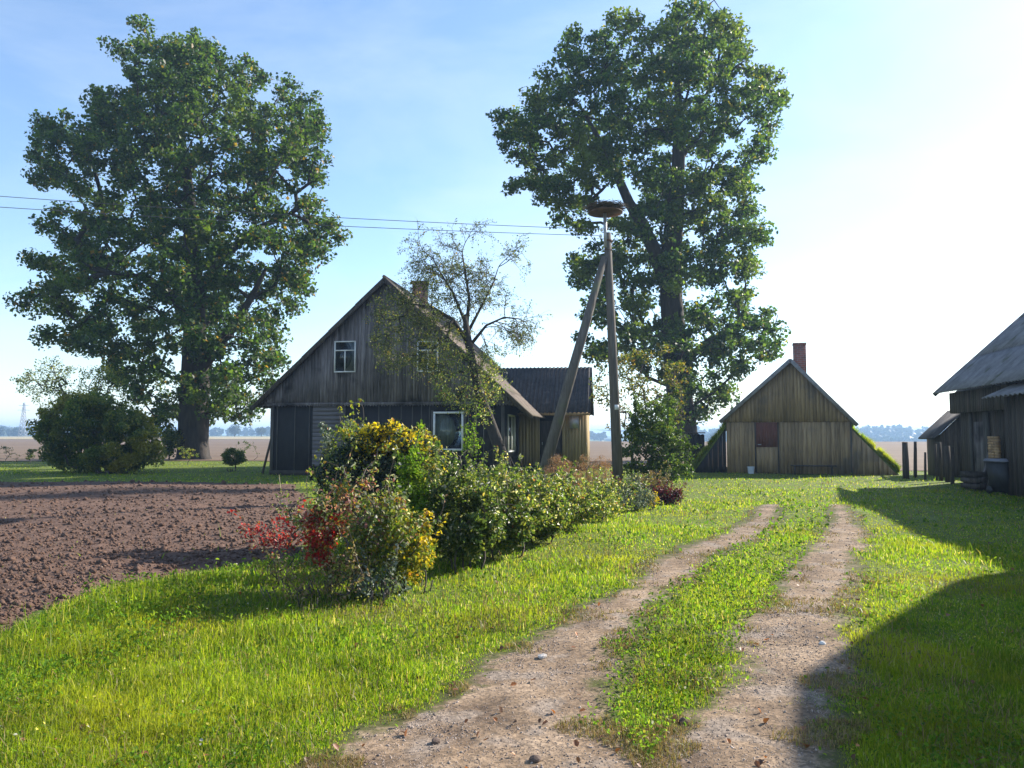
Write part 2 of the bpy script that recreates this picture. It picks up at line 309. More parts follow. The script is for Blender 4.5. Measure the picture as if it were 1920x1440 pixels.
def branch_system(roots, targets, r_tip, rmax, step=.7, jit=.12, n=5, expo=.5, up=.25, thick=None):
    """grow limbs from root paths to all targets; roots = list of (points, radii). Returns MB"""
    nodes = []; par = []; fixed = []
    for pts, rad in roots:
        pts = np.asarray(pts, float); base = len(nodes)
        for i in range(len(pts)): nodes.append(pts[i]); par.append(base+i-1 if i else -1); fixed.append(rad[i])
    rootn = len(nodes); chains = []
    order = np.argsort([np.min(np.linalg.norm(np.array(nodes)-t, axis=1)) for t in targets])
    A = np.array(nodes)
    for oi in order:
        t = targets[oi]; d = A-t; dist = np.linalg.norm(d, axis=1)
        cost = dist+up*np.maximum(d[:, 2]+.3*dist, 0)*2
        k = int(np.argmin(cost)); p = nodes[k]; L_ = np.linalg.norm(t-p); m = max(2, int(L_/step))
        side = RNG.normal(size=3)*L_*jit; ch = [k]; prev = k
        for i in range(1, m+1):
            f = i/m; q = p+(t-p)*f+side*math.sin(f*math.pi)+np.array([0, 0, .12*L_*math.sin(f*math.pi)])
            nodes.append(q); par.append(prev); fixed.append(None); prev = len(nodes)-1; ch.append(prev)
        chains.append(ch); A = np.array(nodes)
    cnt = np.zeros(len(nodes)); tips = set(c[-1] for c in chains)
    for i in tips: cnt[i] += 1
    for i in range(len(nodes)-1, -1, -1):
        if par[i] >= 0 and i >= rootn: cnt[par[i]] += cnt[i]
    mb = MB()
    for pts, rad in roots: mb.tube(pts, rad, (28 if max(rad) > .8 else 14) if max(rad) > .2 else 6, wob=.11 if max(rad) > .8 else .07)
    for ch in chains:
        rr = [min(r_tip*max(cnt[i], 1)**expo, rmax) for i in ch]; rr[0] = rr[1]
        if fixed[ch[0]] is not None: rr[0] = min(rr[1]*1.5, max(fixed[ch[0]], rr[1]))
        rr[-1] = r_tip*.5
        mb.tube([nodes[i] for i in ch], rr, n if max(rr) > .03 else 4, cap=False)
    return mb
def spray_points(T, r, k, flat=.8, ex=.45):
    r = np.broadcast_to(r, (len(T),)); k = np.broadcast_to(k, (len(T),)).astype(int)
    C = np.repeat(T, k, 0); rr = np.repeat(r, k)
    d = rdirs(len(C))*(RNG.uniform(0, 1, len(C))**ex*rr)[:, None]; d[:, 2] *= flat
    return C+d

def tree(name, label, cat, poly, Y, trunk, trad, n, maxdepth, spacing, holes, rs, k, size, mat, extra=None, bark='bark', edge=7, r_tip=.025, rmax=.45, maxd=7., group=None, extra_roots=()):
    base = trunk[0]
    root = empty(name, (base[0], base[1], 0), label=label, cat=cat, group=group)
    off = np.array([base[0], base[1], 0.])
    T = crown_targets(poly, Y, n, maxdepth, spacing, holes, edge, maxd)
    if extra is not None: T = np.concatenate([T, extra])
    roots = [(np.array(trunk), trad)]+list(extra_roots)
    mb = branch_system([(np.asarray(p)-off, r) for p, r in roots], T-off, r_tip, rmax)
    mb.build('trunk', M[bark], root, True)
    rr = RNG.uniform(rs[0], rs[1], len(T))
    C = spray_points(T, rr*1.1, k*(rr/np.mean(rs))**1.8, .75, .72); C += .15*np.sin(C[:, [1, 2, 0]]*2.3)
    leaves('crown', C-off, size, M[mat], root, shape='diamond', aspect=.75, jit=.6)
    return root

# ------------------------------------------------------------------ ground, fields, track
def grid_sheet(name, xs, ys, zf, mat, keep=None, **k):
    X, Y = np.meshgrid(xs, ys); Z = zf(X, Y); V = np.stack([X, Y, Z], -1).reshape(-1, 3); nx = len(xs)
    i = (np.arange(len(ys)-1)[:, None]*nx+np.arange(nx-1)[None]).ravel()
    if keep is not None:
        xc = (X[:-1, :-1]+X[1:, 1:]).ravel()/2; yc = (Y[:-1, :-1]+Y[1:, 1:]).ravel()/2; i = i[keep(xc, yc)]
    Fc = np.stack([i, i+1, i+nx+1, i+nx], 1)
    used = np.unique(Fc); mp = np.zeros(len(V), int); mp[used] = np.arange(len(used))
    o = npmesh(name, V[used], mp[Fc].ravel(), np.full(len(Fc), 4), mat, None, True)
    return tag(o, **k)
def geo(a, b, s, g=1.06):
    out = [a]; 
    while out[-1] < b: out.append(out[-1]+s); s *= g
    return out
xsp = np.array(list(np.arange(0, 20, .25))+geo(20, 3300, .4, 1.12)); xs = np.concatenate([-xsp[:0:-1], xsp])
ys = np.array([-40, -20, -10, -5, -2]+list(np.arange(0, 34, .25))+geo(34, 4300, .4, 1.08))
grid_sheet('ground', xs, ys, gz, M['lawn_soil'], kind='structure', label='green lawn ground reaching the horizon')

def hsh(x, y, s):                                  # value noise
    xi = np.floor(x).astype(np.int64); yi = np.floor(y).astype(np.int64); fx = x-xi; fy = y-yi; fx = fx*fx*(3-2*fx); fy = fy*fy*(3-2*fy)
    def h(a, b):
        v = np.sin(a*127.1+b*311.7+s*74.7)*43758.5453; return v-np.floor(v)
    return (h(xi, yi)*(1-fx)+h(xi+1, yi)*fx)*(1-fy)+(h(xi, yi+1)*(1-fx)+h(xi+1, yi+1)*fx)*fy
def fbm(x, y, f, o=4, s=1):
    r = 0; a = .5
    for i in range(o): r = r+a*hsh(x*f, y*f, s+i); f *= 2.03; a *= .5
    return r
LR = [(945, 1436, 1458), (962, 1420, 1455), (985, 1385, 1437), (1015, 1335, 1418), (1044, 1262, 1340), (1092, 1190, 1268), (1141, 1112, 1208), (1189, 1042, 1166), (1230, 966, 1150), (1271, 896, 1157), (1312, 827, 1125), (1367, 700, 1150), (1440, 600, 1215), (1600, 330, 1300)]
RR = [(948, 1560, 1572), (962, 1562, 1590), (989, 1560, 1616), (1017, 1530, 1628), (1044, 1514, 1604), (1092, 1476, 1583), (1141, 1452, 1578), (1189, 1411, 1578), (1230, 1380, 1583), (1271, 1370, 1566), (1312, 1325, 1560), (1367, 1262, 1555), (1440, 1219, 1562), (1600, 1120, 1580)]
def rut(tab):
    a = [(G(l, y)[1], G(l, y)[0], G(r, y)[0]) for y, l, r in tab][::-1]; a = np.array(a); return a
LRw, RRw = rut(LR), rut(RR)
def rutd(x, y, tab):                                # >0 inside, metres from the edge
    l = np.interp(y, tab[:, 0], tab[:, 1]); r = np.interp(y, tab[:, 0], tab[:, 2]); d = np.minimum(x-l, r-x)
    return np.where(y > tab[-1, 0], -1, d)
def trackd(x, y): return np.maximum(rutd(x, y, LRw), rutd(x, y, RRw))+(fbm(x, y, 1.1, 3, 5)-.47)*.5+(fbm(x, y, 6, 3, 15)-.47)*.35
txs = np.arange(-3.2, 9.5, .045); tys = np.concatenate([np.arange(-1, 10, .045), np.array(geo(10, 27, .05, 1.012))])
def tz(x, y): return gz(x, y)+.004+.006*np.clip(trackd(x, y)*5+1, 0, 1)+(.035*(fbm(x, y, 3, 4, 9)-.5)-.02)*np.clip(trackd(x, y)*3, 0, 1)*0+.03*np.clip(fbm(x, y, 3, 4, 9)-.4, 0, 1)*np.clip(trackd(x, y)*3, 0, 1)
pth = grid_sheet('path', txs, tys, tz, M['track'], keep=lambda x, y: trackd(x, y) > -.22, kind='structure', label='rutted dirt track of two sandy wheel ruts through the grass')
co_ = np.empty(len(pth.data.vertices)*3, np.float32); pth.data.vertices.foreach_get('co', co_); co_ = co_.reshape(-1, 3)
at = pth.data.attributes.new('edge', 'FLOAT', 'POINT'); at.data.foreach_set('value', trackd(co_[:, 0].astype(float), co_[:, 1].astype(float)).astype(np.float32))
# ploughed field
FP = [G(*q) for q in [(-900, 1480), (0, 1200), (40, 1180), (90, 1152), (200, 1116), (320, 1090), (425, 1072), (575, 1045), (600, 1000), (590, 960), (575, 930), (560, 908), (400, 904), (0, 903), (-1500, 902), (-3500, 905)]]
FPp = np.array(FP)
def fieldd(x, y):
    d = pdist(x, y, FPp); return np.where(pip(x, y, FPp), d, -d)+(fbm(x, y, .9, 3, 3)-.45)*.35
def fz(x, y):
    e = np.clip(fieldd(x, y)*3, 0, 1); f = fbm(x, y, 8, 4, 11); g = .6*fbm(x, y, .8, 3, 17)+.4*np.sin((x*.35-y)*5.2)*.5+.2
    return gz(x, y)-.02+e*(.04+.055*np.clip(f-.42, 0, 1)*2+.04*(g-.5))
fys = [3.5]; 
while fys[-1] < 27.5: fys.append(fys[-1]+max(.05, fys[-1]*.0065))
fxs = [0.]
while fxs[-1] > -46: fxs.append(fxs[-1]-max(.055, abs(fxs[-1])*.011))
grid_sheet('soil_field', np.array(fxs[::-1]), np.array(fys), fz, M['field_soil'], keep=lambda x, y: fieldd(x, y) > 0, kind='structure', label='bare brown ploughed field of crumbly soil')
# clods on the ploughed field
def clods(name, P3, r, mat, **k):
    n = len(P3); base = np.array([(1, 0, 0), (0, 1, 0), (-1, 0, 0), (0, -1, 0), (0, 0, .8), (0, 0, -.8)], float)
    V = base[None]*RNG.uniform(.6, 1.3, (n, 6, 1))*r[:, None, None]+RNG.normal(0, .12, (n, 6, 3))*r[:, None, None]+P3[:, None]
    a = RNG.uniform(0, 6.28, n)
    f = np.array([0, 1, 4, 1, 2, 4, 2, 3, 4, 3, 0, 4, 1, 0, 5, 2, 1, 5, 3, 2, 5, 0, 3, 5])
    return tag(npmesh(name, V.reshape(-1, 3), (f[None]+(np.arange(n)*6)[:, None]).ravel(), np.full(8*n, 3), mat), **k)
n = 42000; px = RNG.uniform(-700, 640, n); py = RNG.uniform(900, 1300, n)**1.0; d = np.array([G(a, b) for a, b in zip(px, py)])
d = d[fieldd(d[:, 0], d[:, 1]) > .03]
rr = np.minimum(np.exp(RNG.normal(-4.25, .5, len(d))), .05)*(.7+d[:, 1]/20)
clods('soil_clods', np.stack([d[:, 0], d[:, 1], fz(d[:, 0], d[:, 1])+rr*.2], 1), rr, M['field_soil'], kind='stuff', label='loose clods of brown soil over the ploughed field')
# far fields
def fsheet(name, pts, z, mat, lab, nseg=40):
    mb = MB(); mb.add([(p[0], p[1], float(gz(p[0], p[1]))+z) for p in pts], [tuple(range(len(pts)))]); return tag(mb.build(name, mat), kind='structure', label=lab)
YE = lambda x: np.interp(x, [-60, -15, -5, 6, 16, 40], [47, 47, 44, 40, 34.5, 34])
gx = np.concatenate([-np.array(geo(0, 900, 1.0, 1.06))[:0:-1], np.array(geo(0, 900, 1.0, 1.06))]); gy = np.array(geo(33, 330, .5, 1.035))
grid_sheet('far_field', gx, gy, lambda x, y: gz(x, y)+.03, M['field_far'], keep=lambda x, y: (y > YE(x)+1.5*(fbm(x, y, .2, 2, 4)-.5)) & (y < 270+10*np.sin(x*.01)), kind='structure', label='wide pinkish brown field beyond the yard')
grid_sheet('stubble_field', np.linspace(-900, 900, 60), np.linspace(262, 640, 40), lambda x, y: gz(x, y)+.09, M['stubble'], kind='structure', label='pale straw coloured stubble strip below the woods')

# grass
def lawn_points(n, x0=-420, x1=2340, y0=852, y1=1800):
    px = RNG.uniform(x0, x1, n); py = RNG.uniform(y0, y1, n)
    a = (px-960)/F; b = (720-py)/F; dy = math.cos(P)-b*math.sin(P); dz = math.sin(P)+b*math.cos(P); t = -CAMZ/dz
    return a*t, dy*t
x, y = lawn_points(1250000, -700, 2800)
td = trackd(x, y); fd = fieldd(x, y)
ruts = np.maximum(rutd(x, y, LRw), rutd(x, y, RRw))
dens = np.clip(.34-td*3, .0, 1); tuft = fbm(x, y, 2.6, 3, 31); dens = np.where(td > 0, np.maximum(np.where(tuft+.12*np.clip((y-6)/14, 0, 1) > .60, .2, .006), np.clip(.22-td*1.6, 0, .2)), dens)
worn = fbm(x, y, .7, 4, 41)
dens = dens*np.where(fd > -.05, .004, 1)*np.where(y > YE(x)-.5, 0, 1)
dens = dens*np.clip(.6+(worn-.3)*2.4, .55, 1)
k = RNG.uniform(0, 1, len(x)) < dens
x, y, td, fd = x[k], y[k], td[k], fd[k]
far = np.clip(y/12, .6, 3.2)
patch = fbm(x, y, .55, 3, 21)
mid = (rutd(x, y, LRw) > -1.6) & (rutd(x, y, RRw) > -1.6) 
h = (.028+.075*np.clip(patch-.3, 0, 1)*1.6)*RNG.uniform(.5, 1.4, len(x))*np.clip(.5-td*1.3, .4, 1.1)*(.35+1.0*np.clip(fbm(x, y, 3.2, 3, 77), 0, 1))
tall = RNG.uniform(0, 1, len(x)) < .012; h = np.where(tall & (td < -.1), h*1.8+.03, h)
h = np.where((fd > -1.1) & (y < 13) & (x < -1.2), h*1.8, h)
w = (.0045+.0012*RNG.uniform(-1, 1, len(x)))*np.clip(y/4.5, .8, 7)
g = blades('grass', np.stack([x, y, gz(x, y)-.004], 1), h, w, M['grass'])
tag(g, 'short green grass of the lawn around the track', 'grass', kind='stuff')
# dry worn tufts along the rut edges
x, y = lawn_points(260000, 300, 2000, 930, 1700); td = trackd(x, y); k = (np.abs(td+.02) < .26) & (fbm(x, y, 2.6, 3, 91) > .47+.5*np.abs(td+.05)); x, y, td = x[k], y[k], td[k]
x2, y2 = lawn_points(150000, y1=1700); k = (trackd(x2, y2) < -.1) & (fieldd(x2, y2) < 0) & (y2 < 26) & (RNG.uniform(0, 1, len(x2)) < np.clip(3*(fbm(x2, y2, .7, 4, 66)-.44), .05, .8)*np.where((x2 < 0) & (y2 < 6.5), 2.2, .7)); x2, y2 = x2[k], y2[k]
x = np.concatenate([x, x2]); y = np.concatenate([y, y2]); n1 = len(x)-len(x2); hd = np.concatenate([RNG.uniform(.015, .06, n1), RNG.uniform(.045, .115, len(x2))])
dg = blades('dry_grass', np.stack([x, y, gz(x, y)], 1), hd, .0048*np.clip(y/4.5, .8, 5), M['dry'], lean=.8); tag(dg, 'worn brownish grass along the edges of the wheel ruts', 'grass', kind='stuff')
# broad leaved weeds in the lawn
x, y = lawn_points(90000, y1=1600); td = trackd(x, y); fd = fieldd(x, y)
cl = fbm(x, y, 1.3, 3, 51)
midstrip = (x > np.interp(y, LRw[:, 0], LRw[:, 2])) & (x < np.interp(y, RRw[:, 0], RRw[:, 1])) & (y < 22)
edge_weed = (fd < 0) & (fd > -1.5) & (x < -1.0) & (y < 12)
k = (td < .05) & ((fd < .02) | ((fd < .5) & (RNG.uniform(0, 1, len(x)) < .05))) & (y < YE(x)-1) & (RNG.uniform(0, 1, len(x)) < np.where(edge_weed, .9, np.where(midstrip, .8, np.where(cl > .52, .45, .05))))
x, y, fd, ew = x[k], y[k], fd[k], edge_weed[k]
hh = np.where(ew, RNG.uniform(.02, 1, len(x))*.42*np.clip(fbm(x, y, 1.6, 3, 88), .1, 1), RNG.uniform(.02, .08, len(x)))
wl = leaves('lawn_weeds', np.stack([x, y, gz(x, y)+hh], 1), np.clip(.028*np.clip(y/6, .8, 3), .02, .08), M['weed'], up=.8, aspect=.7)
tag(wl, 'low clover and dandelion leaves among the grass', 'weeds', kind='stuff')
# tiny flecks coloured to paint backlit glints on the grass, and fallen leaves
x, y = lawn_points(1500, y0=880, y1=1500); fl = leaves('lawn_glints', np.stack([x, y, gz(x, y)+.09], 1)[(trackd(x, y) < -.05) & (fieldd(x, y) < -.1) & (y < 30) & (fbm(x, y, .8, 3, 61) > .45)], .015, leafmat('flowers', [(4, (.5, .45, .06)), (1, (.5, .47, .38))], .3, 1.2), up=.8, aspect=1)
tag(fl, 'tiny yellow and white flecks painted as backlit glints in the grass', 'flowers', kind='stuff')
x, y = lawn_points(420, y0=930, y1=1500); lt = leaves('fallen_leaves', np.stack([x, y, np.maximum(tz(x, y), gz(x, y)+.01)+.015], 1)[fieldd(x, y) < 0], .038, leafmat('litter', [(3, (.22, .09, .04)), (2, (.10, .05, .03)), (1, (.45, .16, .05))], .2, 1.3), up=2, aspect=.8)
tag(lt, 'brown and rust fallen leaves scattered on track and lawn', 'leaves', kind='stuff')
# gravel on the track
x, y = lawn_points(260000, 300, 1900, 940, 1650); td = trackd(x, y); k = (td > .0) & (RNG.uniform(0, 1, len(x)) < .3+.6*(fbm(x, y, 1.5, 3, 71) > .5)); x, y = x[k], y[k]
rr = np.minimum(np.exp(RNG.normal(-5.6, .45, len(x))), .014)*np.clip(y/6, .8, 2)
clods('gravel', np.stack([x, y, tz(x, y)+rr*.1], 1), rr, M['gravel'], kind='stuff', label='small grey and buff pebbles on the wheel ruts')
# a few single stones
def stone(px, py, r, lab, mat='stone'):
    gx_, gy_ = G(px, py); V = rdirs(1)
    import bmesh
    bm = bmesh.new(); bmesh.ops.create_icosphere(bm, subdivisions=2, radius=r)
    ph = random.random()*9
    for v in bm.verts:
        f = 1+.18*math.sin(v.co.x/r*2.3+ph)+.14*math.sin(v.co.y/r*3.1+ph*2)+.1*math.sin(v.co.z/r*4+ph); v.co *= f; v.co.z *= .6
    me = bpy.data.meshes.new('stone'); bm.to_mesh(me); bm.free(); me.materials.append(M[mat])
    o = bpy.data.objects.new('stone', me); COL.objects.link(o); o.location = (gx_, gy_, float(tz(gx_, gy_))+r*.25); o.rotation_euler = (0, 0, ph)
    tag(o, lab, 'stone', 'stones on the track')
M['stone_white'] = mk('stone_white', [(.55, .52, .48), (.7, .68, .64)], nscale=8)
M['stone_dark'] = mk('stone_dark', [(.07, .05, .04), (.13, .09, .07)], nscale=8)
stone(1541, 1219, .026, 'small whitish stone in the right wheel rut', 'stone_white')
stone(1281, 1360, .03, 'dark brown stone at the front end of the grass strip', 'stone_dark')
stone(1015, 1240, .035, 'flat grey stone in the left wheel rut beside a bare patch')
stone(1002, 1434, .03, 'reddish dark stone at the very bottom of the left rut', 'stone_dark')
stone(818, 1397, .028, 'dark stone at the outer edge of the left rut', 'stone_dark')

# ------------------------------------------------------------------ building helpers
def cladding(mb, x0, x1, zb, ztop, y, th=.025, bw=.14, gap=.006, axis='x', jag=0):
    """vertical boards; ztop(x) gives the top; boards stand on plane y"""
    x = x0
    while x < x1-.01:
        w = min(bw*random.uniform(.8, 1.2), x1-x); a, b = x+gap/2, x+w-gap/2; d = random.uniform(0, .008); e = random.uniform(-jag, jag)
        za, zc = ztop(a), ztop(b); z0 = (zb(x) if callable(zb) else zb)+e
        if max(za, zc) > z0+.03:
            za, zc = max(za, z0+.01), max(zc, z0+.01)
            y0, y1 = y-th-d, y
            pts = [(a, y0, z0), (b, y0, z0), (b, y1, z0), (a, y1, z0)]; top = [(a, y0, za), (b, y0, zc), (b, y1, zc), (a, y1, za)]
            if axis == 'y': sw = lambda q: [(p[1], p[0], p[2]) for p in q][::-1]; pts, top = sw(pts), sw(top)
            mb.hexa(pts, top)
        x += w
    return mb
def corrugated(name, p0, pu, pv, nu_waves, amp, mat, parent, th=.012, rows=1):
    """sheet from p0 spanned by pu (across the waves) and pv (down the slope)"""
    p0, pu, pv = map(lambda q: np.array(q, float), (p0, pu, pv)); nrm = np.cross(pu, pv); nrm /= np.linalg.norm(nrm)
    if nrm[2] < 0: nrm = -nrm
    nu = int(nu_waves*8); u = np.linspace(0, 1, nu+1); V = []; Fs = []; mb = MB()
    for r in range(rows):
        a, b = r/rows, (r+1)/rows+(.015 if r < rows-1 else 0)
        la = np.linspace(a, b, 4); lift = .0
        G_ = []
        for s_ in (0, 1):
            for j, v in enumerate(la):
                wv = amp*np.sin(u*nu_waves*2*math.pi)+(.016*(j/3.) if rows > 1 else 0)-s_*th
                G_.append(p0+u[:, None]*pu+v*pv+wv[:, None]*nrm)
        G_ = np.concatenate(G_); m = nu+1; Fs = []
        for s_ in (0, 1):
            for j in range(3):
                for i in range(nu):
                    q = (s_*4+j)*m+i; f = (q, q+1, q+m+1, q+m); Fs.append(f if s_ == 0 else f[::-1])
        for j0 in (0, 3):
            for i in range(nu): q = j0*m+i; f = (q, q+1, q+4*m+1, q+4*m); Fs.append(f if j0 else f[::-1])
        for i0 in (0, nu):
            for j in range(3): q = j*m+i0; f = (q, q+m, q+m+4*m, q+4*m); Fs.append(f)
        mb.add(G_, Fs)
    return mb.build(name, mat, parent, True)
def window(parent, x0, x1, z0, z1, y, fr=.05, transom=None, mull=None, frame='white', curtain=None, depth=.06):
    f = MB(); e = y-depth
    f.box(x0, x1, e, y, z0, z0+fr).box(x0, x1, e, y, z1-fr, z1).box(x0, x0+fr, e, y, z0+fr, z1-fr).box(x1-fr, x1, e, y, z0+fr, z1-fr)
    zt = None
    if transom: zt = z0+(z1-z0)*transom; f.box(x0+fr, x1-fr, e+.01, y, zt-.022, zt+.022)
    if mull: xm = (x0+x1)/2; f.box(xm-.02, xm+.02, e+.012, y, z0+fr, (zt-.022) if zt else z1-fr)
    w = f.build('window', M[frame], parent)
    p = MB(); p.box(x0+fr-.01, x1-fr+.01, e+.03, e+.034, z0+fr-.01, z1-fr+.01); p.build('pane', M['pane'], w)
    bk = MB()
    if curtain:
        n_ = 40; xx = np.linspace(x0+fr, x1-fr, n_+1); V = []; 
        for i, q in enumerate(xx): V += [(q, y-.008+.006*math.sin(i*1.3), z0+fr), (q, y-.008+.006*math.sin(i*1.3), z1-fr)]
        bk.add(V, [(2*i, 2*i+2, 2*i+3, 2*i+1) for i in range(n_)]); bk.build('curtain', M['curtain'], w)
    else:
        bk.box(x0+fr, x1-fr, y-.012, y-.006, z0+fr, z1-fr); bk.build('backing', M['tar'], w)
    return w

# ------------------------------------------------------------------ farmhouse
a = R(8); ap = W(725, 522, 30.5); HX, HY = ap[0], 30.5
H = Plane(HX, HY, a)
house = empty('farmhouse', (HX, HY, 0), -a, label='old grey wooden farmhouse with a tall board gable and black lower wall', cat='farmhouse')
apex = H.hit(725, 522)[1]; hw = 4.73; LEN = 11.0; ze = 2.55; sl = (apex-.06-ze)/5.55
gb = 2.80
roofz = lambda x: apex-.12-abs(x)*sl
# lower wall
mb = MB(); mb.box(-hw, hw, .0, LEN, 0, gb-.01); lw = mb.build('lower_wall', M['tar'], house)
for q in [520, 553, 580, 600, 663, 682, 710, 731, 752, 773, 790, 805, 878, 893, 907, 925]:
    x = H.hit(q, 820)[0]; mb = MB(); mb.box(x-.018, x+.018, -.022, -.002, .05, gb-.05); mb.build('batten', M['batten'], house)
for x in (-hw-.03, hw-.10): mb = MB(); mb.box(x, x+.13, -.03, -.002, 0, gb-.05); mb.build('corner_board', M['batten'], house)
mb = MB(); x0, x1 = H.hit(587, 800)[0], H.hit(648, 800)[0]; z = .35
while z < gb-.08: mb.box(x0, x1, -.045, -.024, z, z+.16); z += .166
mb.build('board_panel', M['board_violet'], house)
mb = MB(); mb.box(-hw-.02, hw+.02, -.05, .0, 0, .18); mb.build('plinth', M['earth_dark'], house)
# gable boards, slightly proud, scalloped lower edge
mb = MB(); cladding(mb, -hw-.45, hw+.5, gb-.02, lambda x: roofz(x), -.06, .025, .135, jag=.012); mb.build('gable', M['board_grey'], house)
mb = MB(); mb.add([(-hw, -.05, gb), (hw, -.05, gb), (hw, -.05, roofz(hw)), (0, -.05, roofz(0)-.02), (-hw, -.05, roofz(hw)),
                   (-hw, LEN, gb), (hw, LEN, gb), (hw, LEN, roofz(hw)), (0, LEN, roofz(0)-.02), (-hw, LEN, roofz(hw))],
                  [(0, 1, 2, 3, 4), (9, 8, 7, 6, 5), (0, 4, 9, 5), (1, 6, 7, 2), (0, 5, 6, 1)]); mb.build('attic_body', M['board_dark'], house)
mb = MB(); mb.box(-hw-.5, hw+.5, -.11, -.087, gb-.02, gb+.07)
x = -hw-.5
while x < hw+.45: mb.add([(x, -.112, gb-.02), (x+.11, -.112, gb-.02), (x+.055, -.112, gb-.09), (x, -.09, gb-.02), (x+.11, -.09, gb-.02), (x+.055, -.09, gb-.09)], [(0, 2, 1), (3, 4, 5), (0, 3, 5, 2), (1, 2, 5, 4), (0, 1, 4, 3)]); x += .115
mb.build('fringe_board', M['board_grey'], house)
# roof
roofm = MB(); ov = .35
for s in (-1, 1):
    ex = 5.45 if s < 0 else 5.85
    roofm.bar((s*.0, -ov+.03, apex-.10), (s*ex, -ov+.03, apex-.10-ex*sl), .03, .16)
rf = roofm.build('roof', M['board_dark'], house)
corrugated('roof_sheet', (0, -ov, apex), (0, LEN+2*ov, 0), (-5.45, 0, -5.45*sl), 60, .022, M['roof_brown'], rf, rows=5)
corrugated('roof_sheet', (0, -ov, apex), (0, LEN+2*ov, 0), (5.85, 0, -5.85*sl), 60, .022, M['roof_brown'], rf, rows=5)
mb = MB(); mb.tube([(0, -ov-.02, apex+.0), (0, LEN+ov, apex+.0)], .07, 8); mb.build('ridge_cap', M['roof_brown'], rf)
ch = Plane(HX+5*math.sin(a), HY+5*math.cos(a), a); c0, ct = ch.hit(773, 527); c1, _ = ch.hit(797, 527)
mb = MB(); mb.box(c0, c1, 5, 5.55, apex-1.2, ct-.12).box(c0-.05, c1+.05, 4.95, 5.6, ct-.12, ct); mb.build('chimney', M['brick'], rf)
# attic windows and the big window
for (q0, q1, r0, r1) in [(628, 667, 640, 698), (783, 822, 640, 697)]:
    x0, zt = H.hit(q0, r0, -.09); x1, zb = H.hit(q1, r1, -.09); window(house, x0, x1, zb, zt, -.092, .045, .70, True)
x0, zt = H.hit(813, 772, -.05); x1, zb = H.hit(869, 845, -.05); window(house, x0, x1, zb, zt, -.03, .075, curtain=True, depth=.07)
for q in (x0-.10, x1+.006): mb = MB(); mb.box(q, q+.094, -.05, -.003, zb-.45, zt+.06); mb.build('window_trim', M['batten'], house)
# side wall (right) windows
def sidewin(y0, y1, z0, z1):
    f = MB(); X = hw+.05
    for yy in np.linspace(y0, y1, 3): f.box(hw+.002, X, yy-.05, yy+.05, z0, z1)
    f.box(hw+.003, X-.001, y0, y1, z0-.06, z0).box(hw+.003, X-.001, y0, y1, z1, z1+.06)
    w = f.build('window', M['white'], house); p = MB(); p.box(hw+.012, hw+.02, y0, y1, z0, z1); p.build('pane', M['glass'], w)
sidewin(1.0, 2.9, .95, 2.35)
mb = MB(); cladding(mb, .1, 4.5, .2, lambda x: 2.5, -hw-.003, .02, .14, axis='y')
for i in range(len(mb.v)): v = mb.v[i]; mb.v[i] = (-v[0], v[1], v[2])
# (side boards kept dark)
# porch wing to the right
py0 = 4.4; PW = Plane(HX+py0*math.sin(a), HY+py0*math.cos(a), a)
pr = PW.hit(1098, 800)[0]; rr_ = PW.hit(1107, 690)[0]
d0, d1 = PW.hit(1012, 800)[0], PW.hit(1054, 800)[0]
mb = MB(); cladding(mb, hw+.0, d0, .25, lambda x: 2.62, py0, .025, .15); cladding(mb, d1, pr, .25, lambda x: 2.62, py0, .025, .15)
mb.box(pr-.001, pr+.03, py0-.03, py0+3.6, .2, 2.62)
wing = mb.build('porch_wing', M['board_ochre'], house)
mb = MB(); mb.box(hw, d0, py0+.0, py0+.05, 0, 2.6).box(d1, pr-.002, py0, py0+.05, 0, 2.6).box(hw, pr-.002, py0+.05, py0+3.5, 0, .25).box(hw, pr-.002, py0+3.4, py0+3.5, .25, 2.6).box(d0, d1, py0+.6, py0+.65, .25, 2.6); mb.build('porch_body', M['tar'], wing)
mb = MB(); mb.box(d0+.03, d1-.03, py0+.05, py0+.09, .25, 2.2); dr = mb.build('door', M['board_dark'], wing)
mb = MB(); mb.box(d0+.09, d0+.12, py0+.0, py0+.05, 1.15, 1.28); mb.build('handle', M['metal'], dr)
mx0, mzt = PW.hit(1068, 781, -.1); mx1, mzb = PW.hit(1085, 803, -.1); mb = MB(); mb.box(mx0, mx1, py0-.17, py0-.027, mzb, mzt).box(mx0-.02, mx1+.02, py0-.2, py0-.027, mzt, mzt+.02); mb.build('meter_box', M['metal'], wing)
rzt = PW.hit(1000, 690, 2.2)[1]
corrugated('porch_roof', (hw-1.2, py0+2.0, rzt), (rr_-hw+1.2, 0, 0), (0, -2.4, 2.56-rzt), 24, .028, M['roof_dark'], wing, rows=1)
corrugated('porch_roof', (hw-1.2, py0+2.0, rzt), (rr_-hw+1.2, 0, 0), (0, 2.4, 2.56-rzt), 24, .028, M['roof_dark'], wing, rows=1)
mb = MB(); mb.box(hw, rr_-.02, py0-.36, py0-.33, 2.44, 2.56); mb.build('fascia', M['board_brown'], wing)
mb = MB(); mb.add([(pr, py0, 2.6), (pr, py0+3.5, 2.6), (pr, py0+2, rzt-.06), (pr-.03, py0, 2.6), (pr-.03, py0+3.5, 2.6), (pr-.03, py0+2, rzt-.06)], [(0, 1, 2), (5, 4, 3), (0, 3, 4, 1), (1, 4, 5, 2), (2, 5, 3, 0)]); mb.build('wing_gable', M['board_ochre'], wing)
